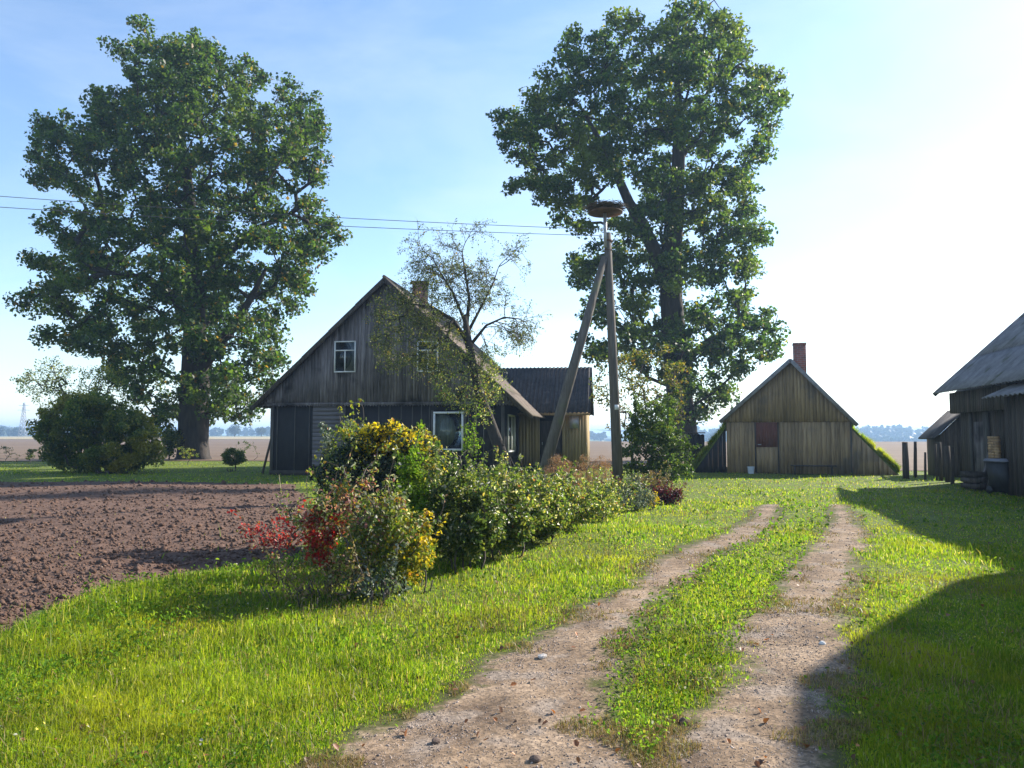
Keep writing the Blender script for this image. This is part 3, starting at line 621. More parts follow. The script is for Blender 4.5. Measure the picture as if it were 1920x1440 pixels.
# plank leaning at the left corner
b0 = G(492, 888); t0 = W(512, 812, b0[1]+.1)
r_ = empty('leaning_plank', (b0[0], b0[1], 0), label='dark plank leaning against the left corner of the farmhouse', cat='plank')
mb = MB(); mb.bar((0, 0, 0), (t0[0]-b0[0], .05, t0[2]), .09, .03); mb.build('plank', M['board_dark'], r_)

# ------------------------------------------------------------------ root cellar house
ca = R(17); cg = G(1480, 889); CX, CY = cg; CP = Plane(CX, CY, ca)
cel = empty('cellar_house', (CX, CY, 0), -ca, label='small brown board cellar house with gable, red door top and earth banks', cat='outbuilding')
cl_, cr_ = CP.hit(1363, 850)[0], CP.hit(1596, 850)[0]; cax, caz = CP.hit(1481, 674); CL = 6.0
czt = CP.hit(1480, 790)[1]; el, elz = CP.hit(1350, 790); er, erz = CP.hit(1606, 796)
sL = (caz-elz)/(cax-el); sR = (caz-erz)/(er-cax)
crz = lambda x: caz-.09-(sL*(cax-x) if x < cax else sR*(x-cax))
mb = MB(); cladding(mb, cl_, cr_, .02, lambda x: czt-.03, 0, .025, .16); mb.build('lower_wall', M['board_brown'], cel)
mb = MB(); cladding(mb, cl_-.1, cr_+.08, czt-.02, crz, -.03, .025, .145, jag=.008); mb.build('gable', M['board_brown'], cel)
mb = MB(); mb.add([(cl_, .01, 0), (cr_, .01, 0), (cr_, .01, crz(cr_)), (cax, .01, crz(cax)-.02), (cl_, .01, crz(cl_)), (cl_, CL, 0), (cr_, CL, 0), (cr_, CL, crz(cr_)), (cax, CL, crz(cax)-.02), (cl_, CL, crz(cl_))],
                  [(0, 1, 2, 3, 4), (9, 8, 7, 6, 5), (0, 4, 9, 5), (1, 6, 7, 2), (0, 5, 6, 1)]); mb.build('body', M['board_dark'], cel)
mb = MB()
for s, (ex, ez) in ((-1, (el, elz)), (1, (er, erz))): mb.bar((cax, -.28, caz-.05), (ex, -.28, ez-.04), .04, .15)
rf = mb.build('roof', M['verge'], cel)
corrugated('roof_sheet', (cax, -.30, caz), (0, CL+.5, 0), (el-cax, 0, elz-caz), 26, .022, M['roof_grey'], rf, rows=2)
corrugated('roof_sheet', (cax, -.30, caz), (0, CL+.5, 0), (er-cax, 0, erz-caz), 26, .022, M['roof_grey'], rf, rows=2)
CQ = Plane(CX+1.6*math.sin(ca), CY+1.6*math.cos(ca), ca); k0, kz = CQ.hit(1487.5, 643); k1, _ = CQ.hit(1511, 643)
mb = MB(); mb.box(k0, k1, 1.6, 2.1, caz-.9, kz-.08).box(k0-.02, k1+.02, 1.57, 2.13, kz-.08, kz); mb.build('chimney', M['brick'], rf)
dx0, dz1 = CP.hit(1417, 791); dx1, dz0 = CP.hit(1458, 838)
mb = MB(); cladding(mb, dx0, dx1, dz0, lambda x: dz1-.03, -.035, .02, .12, gap=.003); dr = mb.build('door', M['red_door'], cel); dr['label'] = 'faded red upper door'
mb = MB(); mb.box(dx0+.06, dx0+.2, -.085, -.062, dz0+.08, dz0+.11); mb.build('handle', M['metal'], dr)
mb = MB(); cladding(mb, dx0, dx1, .08, lambda x: dz0-.02, -.035, .02, .16, gap=.004); mb.build('lower_door', M['board_brown'], cel)
mb = MB(); mb.box(dx0-.06, dx0-.003, -.07, -.028, .05, dz1-.02).box(dx1+.003, dx1+.06, -.07, -.028, .05, dz1-.02); mb.build('door_frame', M['board_dark'], cel)
mb = MB(); mb.box(cr_-.03, cr_+.04, -.06, -.03, 0, czt-.03); mb.build('corner_post', M['batten'], cel)
# earth banks on either side with boarded fronts and turf
def bank(xa, za, xb, name, mir, matf):
    mb = MB(); cladding(mb, min(xa, xb), max(xa, xb), 0, lambda x: za*(1-abs(x-xa)/abs(xb-xa)), .02, .03, .2, gap=.004)
    fr = mb.build('bank_front', M[matf], cel)
    n_ = 16; u = np.linspace(0, 1, n_+1); V = []; Fs = []; mb = MB(); m = 14
    for j in range(m+1):
        yy = .03+CL*.95*j/m
        for i in range(n_+1):
            x = xa+(xb-xa)*u[i]*1.03; z = za*(1-u[i])+.10+.05*math.sin(i*.9+j*.8)*(.3+.7*min(1, j)); V.append((x, yy, z if i < n_ else -.02))
    for j in range(m):
        for i in range(n_): q = j*(n_+1)+i; f = (q, q+1, q+n_+2, q+n_+1); Fs.append(f if xb < xa else f[::-1])
    b = len(V)
    for i in range(n_+1): x, _, z = V[i]; V.append((x, .03, max(z-.14, -.03)))
    for i in range(n_): Fs.append((i, b+i, b+i+1, i+1))
    mb.add(V, Fs); tf = mb.build('turf', M['lawn_soil'], cel, True)
    k = 26000; uu = RNG.uniform(0, 1, k); yy = RNG.uniform(0, 1, k)**1.6*CL*.95+.03
    Bp = np.stack([xa+(xb-xa)*uu*1.03, yy, za*(1-uu)+.10], 1)
    Bp = Bp[fbm(uu*6, yy*1.2, 1.2, 3, 5) > .36]; k = len(Bp); blades('turf_grass', Bp, RNG.uniform(.12, .36, k), .024, M['grass'], tf, lean=.6)
bxr, bzr = CP.hit(1600, 806); bank(cr_+.05, bzr+.0, CP.hit(1684, 888)[0], 'right', 1, 'board_brown')
bxl, bzl = CP.hit(1360, 800); bank(cl_-.03, bzl-.05, CP.hit(1300, 860)[0], 'left', -1, 'tar')
# dark boarded crate left of it, bench, bucket
q = G(1306, 884); r_ = empty('board_bin', (q[0], q[1], 0), -.15, label='tall dark boarded bin at the left foot of the cellar house bank', cat='bin')
mb = MB(); cladding(mb, -.36, .36, 0, lambda x: 1.62+.05*math.sin(x*30), 0, .03, .13); mb.box(-.35, .35, 0, .7, 0, 1.55); mb.build('boards', M['tar'], r_)
mb = MB(); mb.box(-.4, .4, -.06, .74, 1.66, 1.7); mb.build('lid', M['board_dark'], r_)
q = CP.o+CP.ux*CP.hit(1524, 880)[0]-CP.uy*.32; r_ = empty('bench', (q[0], q[1], 0), -ca, label='low dark plank bench by the cellar house wall', cat='bench')
mb = MB(); mb.box(-.85, .85, -.16, .16, .34, .38); mb.build('seat', M['board_dark'], r_)
for sx in (-.7, .7): mb = MB(); mb.box(sx-.03, sx+.03, -.13, .13, 0, .34); mb.build('leg', M['board_dark'], r_)
q = CP.o+CP.ux*CP.hit(1408, 880)[0]-CP.uy*.35; r_ = empty('bucket', (q[0], q[1], 0), 0, label='pale blue white plastic bucket left of the cellar house door', cat='bucket')
mb = MB(); mb.tube([(0, 0, 0), (0, 0, .14), (0, 0, .29)], [.11, .125, .14], 20, cap=False); mb.tube([(0, 0, .27), (0, 0, .3)], [.148, .148], 20, cap=False); mb.tube([(0, 0, .005), (0, 0, .012)], [.11, .11], 20); mb.build('body', M['bucket'], r_, True)
mb = MB(); mb.tube([(.15*math.cos(t), -.02, .28-.1*math.sin(t)) for t in np.linspace(0, math.pi, 12)], .006, 5); mb.build('handle', M['metal'], r_)

# ------------------------------------------------------------------ right barn
ba = R(12); bg = G(1790, 906); BP = Plane(bg[0], bg[1], ba)
barn = empty('barn', (bg[0], bg[1], 0), -ba, label='long dark board barn with a grey corrugated roof at the right edge', cat='barn')
BL, BW, eh = 9.6, 7.4, 3.0; rs = .93; rz = eh+(BW/2+.4)*rs
mb = MB(); cladding(mb, -BL, 0, 0, lambda x: 2.9, .28, .03, .17, gap=.015, axis='y', jag=.02); mb.build('wall', M['board_dark'], barn)
mb = MB(); mb.box(.31, BW, -BL, 0, 0, 2.9); mb.add([(0, 0, 2.9), (BW, 0, 2.9), (BW/2, 0, rz-.15), (0, -BL, 2.9), (BW, -BL, 2.9), (BW/2, -BL, rz-.15)], [(0, 2, 1), (3, 4, 5), (0, 3, 5, 2), (1, 2, 5, 4)]); mb.build('body', M['tar'], barn)
mb = MB(); cladding(mb, -BL, .05, 2.3, lambda x: 2.98, -.02, .03, .17, gap=.01, axis='y', jag=.02); mb.box(-.025, 0.3, .03, .06, 2.3, 2.98); mb.build('upper_boards', M['board_dark'], barn)
mb = MB(); cladding(mb, 0, BW, 0, lambda x: min(eh+.1+(min(x, BW-x)+.1)*rs, rz-.1), -BL-.03, .03, .17); mb.build('end_wall', M['board_dark'], barn)
mb = MB(); mb.bar((-.42, .38, eh-.06), (BW/2, .38, rz-.06), .03, .14); rf = mb.build('roof', M['board_dark'], barn)
corrugated('roof_sheet', (BW/2, -BL-.4, rz), (0, BL+.85, 0), (-BW/2-.42, 0, -(BW/2+.42)*rs), 52, .026, M['roof_grey'], rf, rows=3)
corrugated('roof_sheet', (BW/2, -BL-.4, rz), (0, BL+.85, 0), (BW/2+.42, 0, -(BW/2+.42)*rs), 52, .026, M['roof_grey'], rf, rows=3)
# lean-to extension nearer the camera
ey0, ey1 = -BL, -5.1; ex = -.30
mb = MB(); cladding(mb, ey0, ey1, 0, lambda x: 2.6, ex, .03, .16, axis='y', gap=.01); cladding(mb, ex, 0, 0, lambda x: 2.5, ey0-.0, .03, .16)
mb.box(ex+.003, 0, ey0, ey1, 0, 2.45)
lt_ = mb.build('lean_to', M['board_dark'], barn)
corrugated('lean_to_roof', (.1, ey0-.3, 3.02), (0, ey1-ey0+.5, 0), (-.92, 0, -.42), 18, .024, M['roof_grey'], lt_)
# things by the barn wall
def bl(px, xo):                                   # spot beside the barn wall seen at picture column px
    k = (px-960)/F; y = (k*(BP.o[1]+BP.ux[1]*xo)-(BP.o[0]+BP.ux[0]*xo))/(BP.uy[0]-k*BP.uy[1]); return BP.o+BP.ux*xo+BP.uy*y
def bitem(name, px, xo, label, cat, rz=None):
    q = bl(px, xo); return empty(name, (q[0], q[1], 0), -ba if rz is None else rz, label=label, cat=cat)
mb = MB(); yd = (bl(1826, .25)-BP.o)@BP.uy, (bl(1850, .25)-BP.o)@BP.uy
cladding(mb, yd[1], yd[0], .05, lambda x: 2.0, .24, .03, .13, gap=.012, axis='y'); d_ = mb.build('door', M['board_grey'], barn)
for yy in (yd[0]+.06, yd[1]-.06, (bl(1856, .25)-BP.o)@BP.uy): mb = MB(); mb.box(.12, .2, yy-.05, yy+.05, 0, 2.28); mb.build('post', M['batten'], barn)
def item(name, px, py, label, cat, rz=0, group=None, dy=0):
    q = G(px, py); return empty(name, (q[0], q[1]+dy, float(gz(q[0], q[1]+dy))), rz, label=label, cat=cat, group=group)
r_ = bitem('wheelie_bin', 1876, -.35, 'black wheeled refuse bin with pale lid by the barn lean-to', 'bin', .2)
mb = MB(); mb.hexa([(-.2, -.24, .06), (.2, -.24, .06), (.2, .24, .06), (-.2, .24, .06)], [(-.27, -.3, .86), (.27, -.3, .86), (.27, .3, .86), (-.27, .3, .86)]); mb.box(-.29, .29, -.32, .32, .84, .875); mb.build('body', M['plastic'], r_)
mb = MB(); mb.hexa([(-.3, -.34, .878), (.3, -.34, .878), (.3, .36, .878), (-.3, .36, .878)], [(-.27, -.28, .94), (.27, -.28, .94), (.27, .33, .95), (-.27, .33, .95)]); mb.build('lid', mk('binlid', [(.16, .16, .19), (.2, .2, .24)], rough=.5, bump=0), r_)
for sx in (-1, 1): mb = MB(); mb.tube([(sx*.22, .22, .1), (sx*.27, .22, .1)], .1, 14); mb.build('wheel', M['plastic'], r_)
r_ = bitem('brick_stack', 1866, -.02, 'tall stack of pale orange bricks against the barn wall', 'bricks', -ba+math.pi/2)
M['palebrick'] = mk('palebrick', [(.34, .2, .1), (.46, .3, .17)], nscale=6, island=.3)
mb = MB()
for i in range(20):
    for j in range(3): mb.box(-.30+j*.205+(i % 2)*.02, -.30+j*.205+.19+(i % 2)*.02, 0, .12, i*.078, i*.078+.07)
mb.build('bricks', M['palebrick'], r_)
for (px, py, hh, tilt, wd, lab) in [(1845, 905, 1.5, .12, .13, 'grey board leaning on the barn left of the brick stack'), (1833, 903, 1.1, -.1, .16, 'short wide board leaning on the barn wall'), (1886, 913, 1.9, .05, .08, 'narrow pole leaning beside the brick stack')]:
    r_ = bitem('leaning_board', px, -.22, lab, 'board', -ba-math.pi/2)
    mb = MB(); mb.bar((0, 0, 0), (tilt, .3, hh), wd, .03); mb.build('board', M['board_grey'], r_)
r_ = bitem('wooden_crate', 1822, -.35, 'low dark wooden crate on the grass under the barn wall', 'crate', -ba+math.pi/2)
mb = MB()
for z in (.0, .17, .34): mb.box(-.4, .4, -.25, -.23, z+.02, z+.16).box(-.4, .4, .23, .25, z+.02, z+.16).box(-.4, -.38, -.229, .229, z+.02, z+.16).box(.38, .4, -.229, .229, z+.02, z+.16)
mb.box(-.37, .37, -.22, .22, .01, .03); mb.build('slats', M['board_dark'], r_)
# small shed behind the barn
q = G(1800, 900); r_ = empty('small_shed', (q[0]+1.15, q[1]+1.6, 0), -R(14), label='small dark shed with mossy roof just behind the barn corner', cat='shed')
mb = MB(); cladding(mb, -.85, .85, 0, lambda x: 2.45-abs(x)*1.0, 0, .03, .15); mb.box(-.84, .84, .0, 1.8, 0, 1.6); mb.build('wall', M['board_dark'], r_)
mb = MB()
for s in (-1, 1): mb.hexa([(0, -.2, 2.5), (s*1.1, -.2, 1.42), (s*1.1, 2, 1.42), (0, 2, 2.5)], [(0, -.2, 2.56), (s*1.1, -.2, 1.48), (s*1.1, 2, 1.48), (0, 2, 2.56)])
mb.build('roof', M['roof_dark'], r_)
# near shed outside the frame on the right: its shade falls over the track
SH = 5.9; Q0 = np.array([13.8, 14.2]); Q1 = Q0-4.6*np.array([.65, .76]); Q2 = Q1-8*np.array([.36, .93]); Q3 = Q2+np.array([4.2, -.6]); Q4 = Q0+np.array([4.6, -1.6])
r_ = empty('hay_shed', (Q0[0], Q0[1], 0), 0, label='tall dark board hay shed standing just outside the right edge', cat='shed')
mb = MB()
for A_, B_ in ((Q0, Q1), (Q1, Q2)):
    L_ = np.linalg.norm(B_-A_); d_ = (B_-A_)/L_; t_ = 0
    while t_ < L_-.05:
        a_, b_ = A_+d_*t_-Q0, A_+d_*min(t_+.16, L_)-Q0; n_ = np.array([-d_[1], d_[0]])*-.03
        mb.hexa([(*a_, 0), (*b_, 0), (*(b_+n_), 0), (*(a_+n_), 0)], [(*a_, SH-.1), (*b_, SH-.1), (*(b_+n_), SH-.1), (*(a_+n_), SH-.1)]); t_ += .17
mb.build('wall', M['board_dark'], r_)
fp = [Q0-Q0, Q1-Q0, Q2-Q0, Q3-Q0, Q4-Q0]; hs = [SH-.12]*3+[4.2, 4.2]; mb = MB()
mb.add([(p[0]*.995+.06, p[1]*.995, 0) for p in fp]+[(p[0]*.995+.06, p[1]*.995, h) for p, h in zip(fp, hs)], [(4, 3, 2, 1, 0), (0, 1, 6, 5), (1, 2, 7, 6), (2, 3, 8, 7), (3, 4, 9, 8), (4, 0, 5, 9)]); mb.build('body', M['tar'], r_)
mb = MB(); mb.add([(p[0], p[1], h+.02) for p, h in zip(fp, hs)]+[(p[0], p[1], h+.12) for p, h in zip(fp, hs)], [(1, 0, 4), (2, 1, 4), (3, 2, 4), (5, 6, 9), (6, 7, 9), (7, 8, 9), (0, 1, 6, 5), (1, 2, 7, 6), (2, 3, 8, 7), (3, 4, 9, 8), (4, 0, 5, 9)]); mb.build('roof', M['roof_grey'], r_)
# posts
def post(px, py, top, w, lab, lean=0, mat='board_dark', yoff=0):
    q = G(px, py); zt = W(px, top, q[1])[2]
    r_ = MB(); n_ = 7; r_.tube([(0, 0, -.05), (lean*.5, .0, zt*.5), (lean, .0, zt)], [w/2, w*.48, w*.42], 8, wob=.05)
    o = r_.build('fence_post', M[mat], None, False); o.location = (q[0], q[1], 0); tag(o, lab, 'post', 'old fence posts by the barn')
post(1699, 898, 829, .24, 'thick dark fence post, leftmost, beside the turf bank')
post(1716, 896, 828, .13, 'thin fence post right beside the thick leftmost one', .05)
post(1756, 900, 832, .09, 'slim short post left of the pair near the small shed')
post(1765, 902, 829, .13, 'sturdy post right of the slim one near the small shed', -.02)
post(1778, 905, 836, .20, 'broad post in front of the small shed wall')
post(1786, 909, 838, .12, 'nearest narrow post at the barn corner', .04)

post(1735, 899, 848, .09, 'low broken post stub midway between the thick and the slim posts', .03)
# ------------------------------------------------------------------ utility pole, nest and wires
PY = 22.0
pb = W(1160, 920, PY); pt = W(1139, 437, PY)
pole = empty('utility_pole', (pb[0], PY, 0), label='weathered wooden utility pole with a slanting strut', cat='utility pole')
o = np.array([pb[0], PY, 0])
mb = MB(); mb.tube([np.array([0, 0, 0]), (pt-o)*.5+np.array([0, 0, 0]), pt-o], [.155, .13, .10], 14, wob=.02); mb.build('pole', M['pole'], pole, True)
sb = W(1008, 925, PY-.3); stp = W(1134, 482, PY-.05)
mb = MB(); mb.tube([sb-o, (sb+stp)/2-o, stp-o], [.165, .145, .10], 14, wob=.02); mb.build('strut', M['pole'], pole, True)
mb = MB(); z_ = W(1135, 470, PY)-o
for dz in (0,): mb.tube([z_+np.array([-.13, -.17, dz]), z_+np.array([.17, -.17, dz]), z_+np.array([.17, .13, dz])], .012, 5)
mb.build('strut_clamp', M['rust'], pole); mb = MB(); z_ = W(1140, 452, PY)-o; mb.tube([z_+np.array([0, 0, -.03]), z_+np.array([0, 0, .03])], .125, 14); mb.build('clamp', M['rust'], pole)
z_ = W(1155, 764, PY)-o; mb = MB(); mb.box(z_[0]-.06, z_[0]+.06, z_[1]-.175, z_[1]-.165, z_[2]-.07, z_[2]+.07); mb.build('plate', M['white'], pole)
n0 = W(1134, 398, PY)-o
mb = MB(); mb.tube([pt-o-np.array([.07, .1, .45]), n0], .05, 10); mb.build('nest_pipe', M['metal'], pole, True)
# insulators
ins = []
for k_, (px_, py_) in enumerate([(1128, 430), (1126, 442)]):
    p_ = W(px_, py_, PY-.12); ins.append(p_); z_ = p_-o
    mb = MB(); mb.tube([z_+np.array([.16, .1, -.08]), z_+np.array([0, 0, -.08]), z_+np.array([0, 0, -.02])], .011, 5); ia = mb.build('insulator_bracket', M['rust'], pole)
    mb = MB(); mb.tube([z_+np.array([0, 0, -.05]), z_+np.array([0, 0, 0]), z_+np.array([0, 0, .04])], [.04, .05, .025], 10); mb.build('insulator', M['white'], ia)
# stork nest
nc = W(1135, 392, PY); nest = empty('stork_nest', tuple(nc), label='wide shallow stork nest of sticks on top of the utility pole', cat='nest')
mb = MB(); mb.tube([(0, 0, -.12), (0, 0, -.09)], [.50, .50], 24)
for i in range(10): t = i*math.pi/5; mb.bar((0, 0, -.13), (.56*math.cos(t), .56*math.sin(t), .02), .02)
mb.build('platform', M['rust'], nest)
mb = MB()
for i in range(900):
    t = RNG.uniform(0, 6.28); rr0 = RNG.uniform(.05, .55); L_ = RNG.uniform(.12, .32); zc = -.10+.12*(rr0/.55)**1.2+RNG.uniform(-.02, .08)*(1 if rr0 > .2 else .8)
    c = np.array([rr0*math.cos(t), rr0*math.sin(t), zc]); tt = t+math.pi/2+RNG.normal(0, .5)
    d_ = np.array([math.cos(tt), math.sin(tt), RNG.normal(0, .10)])*L_; mb.tube([c-d_, c+d_*.2+np.array([0, 0, .01]), c+d_], [.006, .008, .004], 3)
mb.build('sticks', M['stick'], nest)
# wires
for k_, (lab, e) in enumerate([('upper overhead wire running left from the utility pole', (-500, 328)), ('lower overhead wire running left from the utility pole', (-500, 352))]):
    p_ = ins[k_]; q = W(e[0], e[1], 19.0); mb = MB(); ts = np.linspace(0, 1, 40)
    sag = .15
    mb.tube([p_*(1-t)+q*t-np.array([0, 0, sag*4*t*(1-t)]) for t in ts], .009, 5); w_ = mb.build('overhead_wire', M['wire']); tag(w_, lab, 'wire', 'overhead wires')

# ------------------------------------------------------------------ the two big trees
TL = [(265, 25), (290, 50), (300, 75), (320, 55), (345, 45), (370, 48), (380, 70), (410, 85), (425, 110), (450, 115), (470, 105), (490, 120), (515, 150), (535, 150), (560, 155), (565, 180), (590, 185), (612, 215), (605, 240), (600, 270), (618, 290), (614, 340), (590, 355), (570, 365), (600, 385), (637, 400), (648, 435), (637, 465), (600, 490), (580, 510), (592, 545), (592, 570), (568, 565), (562, 602), (545, 595), (530, 570), (522, 580), (535, 620), (527, 660), (532, 700), (510, 740), (480, 772), (440, 803), (400, 795), (380, 815), (320, 812), (290, 795), (250, 765), (230, 725), (200, 700), (170, 682), (130, 657), (68, 645), (75, 620), (110, 600), (90, 590), (60, 595), (32, 565), (42, 542), (75, 540), (60, 500), (48, 472), (75, 480), (90, 450), (73, 430), (73, 385), (100, 380), (75, 350), (58, 310), (43, 290), (38, 250), (60, 222), (85, 218), (100, 186), (120, 195), (145, 212), (160, 158), (185, 148), (200, 168), (225, 158), (222, 130), (213, 85), (240, 68), (245, 32)]
HL = [(205, 285, 20, 20), (150, 556, 30, 12), (240, 534, 40, 9), (358, 507, 12, 8), (406, 316, 20, 12), (552, 366, 26, 9), (410, 250, 12, 10), (560, 500, 14, 14), (225, 600, 18, 12), (300, 330, 8, 12), (470, 430, 10, 14)]
YL = 50.0
def path(Y, pts): return [W(a, b, Y+c) for a, b, c in pts]
tp = path(YL, [(364, 866, 0), (364, 855, 0), (364, 830, 0), (365, 790, 0), (368, 720, 0), (368, 640, .3), (366, 540, .3), (362, 430, 0), (350, 320, 0), (330, 200, 0), (300, 110, 0)])
tree('oak_tree', 'huge broad oak with thick grey trunk left of the farmhouse', 'tree', TL, YL, tp, [1.25, 1.02, .92, .92, .85, .7, .55, .42, .3, .18, .08], 680, 8.0, .98, [(a_, b_, c_+1, d_+1) for a_, b_, c_, d_ in HL], (.45, 1.1), 215, .215, 'oak',
     extra_roots=[(path(YL, [(366, 640, .3), (330, 560, -1), (270, 520, -2), (200, 510, -2.5), (120, 540, -2)]), [.45, .36, .28, .2, .1]), (path(YL, [(367, 560, .3), (420, 480, -1), (480, 430, -1), (545, 400, -1.5)]), [.4, .3, .22, .1]), (path(YL, [(368, 700, 0), (430, 620, -2), (470, 560, -3), (500, 500, -3)]), [.4, .3, .2, .1])])
TR = [(1322, 0), (1360, 15), (1395, 50), (1420, 75), (1430, 100), (1412, 120), (1440, 133), (1478, 152), (1484, 180), (1477, 205), (1462, 235), (1457, 285), (1435, 312), (1402, 330), (1422, 350), (1424, 390), (1412, 415), (1440, 435), (1442, 470), (1425, 512), (1400, 530), (1432, 560), (1464, 595), (1472, 635), (1457, 670), (1420, 700), (1390, 730), (1345, 760), (1335, 790), (1290, 795), (1240, 760), (1200, 700), (1150, 690), (1095, 665), (1085, 620), (1068, 590), (1080, 560), (1058, 530), (1062, 480), (1105, 470), (1110, 445), (1080, 447), (1045, 432), (1028, 402), (1025, 380), (990, 377), (953, 382), (948, 345), (965, 320), (933, 280), (928, 235), (920, 215), (940, 178), (985, 180), (1000, 148), (1025, 123), (1040, 98), (1055, 63), (1100, 33), (1120, 60), (1150, 23), (1180, 8), (1215, 33), (1235, 52), (1245, 13), (1270, 8), (1295, 8)]
HR = [(1215, 172, 16, 10), (1178, 345, 16, 26), (1145, 372, 32, 34), (1228, 560, 14, 42), (1322, 482, 10, 22), (1240, 362, 10, 16), (1098, 358, 14, 12), (1060, 400, 14, 10), (1352, 548, 12, 16), (1155, 560, 8, 14), (1310, 700, 16, 20), (1370, 660, 10, 8), (1175, 480, 8, 12), (1010, 300, 8, 8), (1335, 300, 8, 10), (1140, 640, 10, 8)]
YR = 47.0
tp = path(YR, [(1286, 872, 0), (1284, 850, 0), (1280, 790, 0), (1272, 720, 0), (1264, 640, 0), (1258, 560, 0), (1257, 480, 0), (1266, 400, 0), (1272, 300, 0), (1272, 200, 0), (1268, 90, 0)])
tree('maple_tree', 'tall forked tree with dark trunk between utility pole and cellar house', 'tree', TR, YR, tp, [1.1, .85, .78, .74, .7, .66, .6, .5, .36, .24, .08], 600, 6.5, .92, [(a_, b_, c_+1, d_+1) for a_, b_, c_, d_ in HR], (.45, 1.0), 205, .205, 'oak2', maxd=6,
     extra_roots=[(path(YR, [(1258, 550, 0), (1232, 480, -.5), (1205, 420, -1), (1180, 380, -1), (1140, 290, -1.5), (1100, 220, -1.5)]), [.5, .42, .36, .3, .2, .1]), (path(YR, [(1268, 690, 0), (1330, 640, -1), (1390, 610, -1.5)]), [.3, .2, .1])])

# ------------------------------------------------------------------ smaller trees and shrubs
def lowplant(name, label, cat, T, base, rs, k, size, mat, stems=5, r_tip=.004, rmax=.03, group=None, extra=(), shape='leaf', stem_mat='twig', spread=.15, step=.25, jit=.12, shoots=0, slen=.22):
    """T world targets of foliage sprays, base (x, y)"""
    root = empty(name, (base[0], base[1], float(gz(*base))), label=label, cat=cat, group=group); off = np.array([base[0], base[1], float(gz(*base))])
    T = np.asarray(T)-off; roots = []; SP = []; ST = []
    if shoots:
        c = T.mean(0); hi = T[T[:, 2] > np.quantile(T[:, 2], .45)]
        for i in range(shoots):
            p = hi[RNG.integers(len(hi))]; d = (p-c); d[2] = abs(d[2])+.35; d = d/np.linalg.norm(d)+RNG.normal(0, .25, 3); d[2] = abs(d[2]); L_ = slen*RNG.uniform(.5, 1.5)
            ST.append(p+d*L_); SP += [p+d*L_*f for f in (.3, .5, .7, .9, 1.)]
    for i in range(stems):
        b = np.array([RNG.normal(0, spread), RNG.normal(0, spread), -.02]); roots.append(([np.array([0, 0, -.04]), b+np.array([0, 0, .03]), b*1.15+np.array([0, 0, .14])], [rmax, rmax, rmax*.8]))
    branch_system(roots, np.concatenate([T, ST]) if ST else T, r_tip, rmax, step=step, jit=jit, n=5).build('stems', M[stem_mat], root, True)
    rr = RNG.uniform(rs[0], rs[1], len(T)); C = spray_points(T, rr, k)
    if SP: C = np.concatenate([C, spray_points(np.array(SP), rs[0]*.6, 5)])
    C = C[C[:, 2] > .01]
    leaves('foliage', C, size, M[mat], root, shape=shape)
    for (nm, sel, k2, sz2, mt2, r2) in extra:
        q = T[sel(T)] if callable(sel) else T
        if len(q): leaves(nm, spray_points(q, r2, k2), sz2, M[mt2], root, shape=shape)
    return root
def dome(x, y, rx, ry, h, n, zmin=.08, shell=.45, power=.5):
    out = []; ph = RNG.uniform(0, 6.28, 4)
    while len(out) < n:
        v = rdirs(1)[0]; r = RNG.uniform(shell, 1)**power*.88; p = v*r
        z = (p[2]*.5+.5)
        an = math.atan2(p[1], p[0]); lob = 1+.16*math.sin(3*an+ph[0]+4*z)+.12*math.sin(7*z+ph[1]+2*an); taper = (1-.25*max(0, .4-z))*lob; z = z*(1+.10*math.sin(4*an+ph[2]))
        out.append((x+p[0]*rx*taper, y+p[1]*ry*taper, zmin+z*(h-zmin)))
    return np.array(out)
# big round shrub at the left
sb_ = G(185, 890); s31 = sb_[1]/F
T = crown_targets([(68, 800), (85, 770), (115, 752), (150, 735), (185, 742), (225, 758), (262, 775), (292, 800), (305, 835), (300, 865), (280, 882), (100, 885), (78, 860), (66, 830)], sb_[1]+1.6, 210, 1.9, .24, (), 4, 1.6)
lowplant('round_shrub', 'large round dense shrub, dark green turning yellow, on the lawn left', 'shrub', T, (sb_[0], sb_[1]+1.6), (.22, .42), 200, .11, 'shrub_dark', 9, .006, .05, spread=.5, shoots=90, slen=.4)
# thin tree behind it
yt = sb_[1]+5
T = crown_targets([(20, 715), (50, 690), (75, 665), (105, 668), (140, 690), (200, 680), (240, 700), (235, 760), (180, 770), (120, 790), (85, 790), (70, 760), (40, 745)], yt, 190, 2.2, .25, (), 3, 1.5)
b_ = W(150, 865, yt)
root = empty('thin_tree', (b_[0], yt, 0), label='thin half bare tree behind the large round shrub', cat='tree'); off = np.array([b_[0], yt, 0])
br = branch_system([(np.array(path(yt, [(150, 868, 0), (145, 800, 0), (135, 760, 0), (110, 720, 0)]))-off, [.11, .08, .06, .03]), (np.array(path(yt, [(150, 850, 0), (160, 780, 0), (190, 730, .3)]))-off, [.08, .05, .03])], T-off, .009, .08, step=.4, jit=.16)
br.build('trunk', M['bark'], root, True)
leaves('crown', spray_points(T-off, .28, 22), .10, M['shrub_dark'], root, shape='diamond')
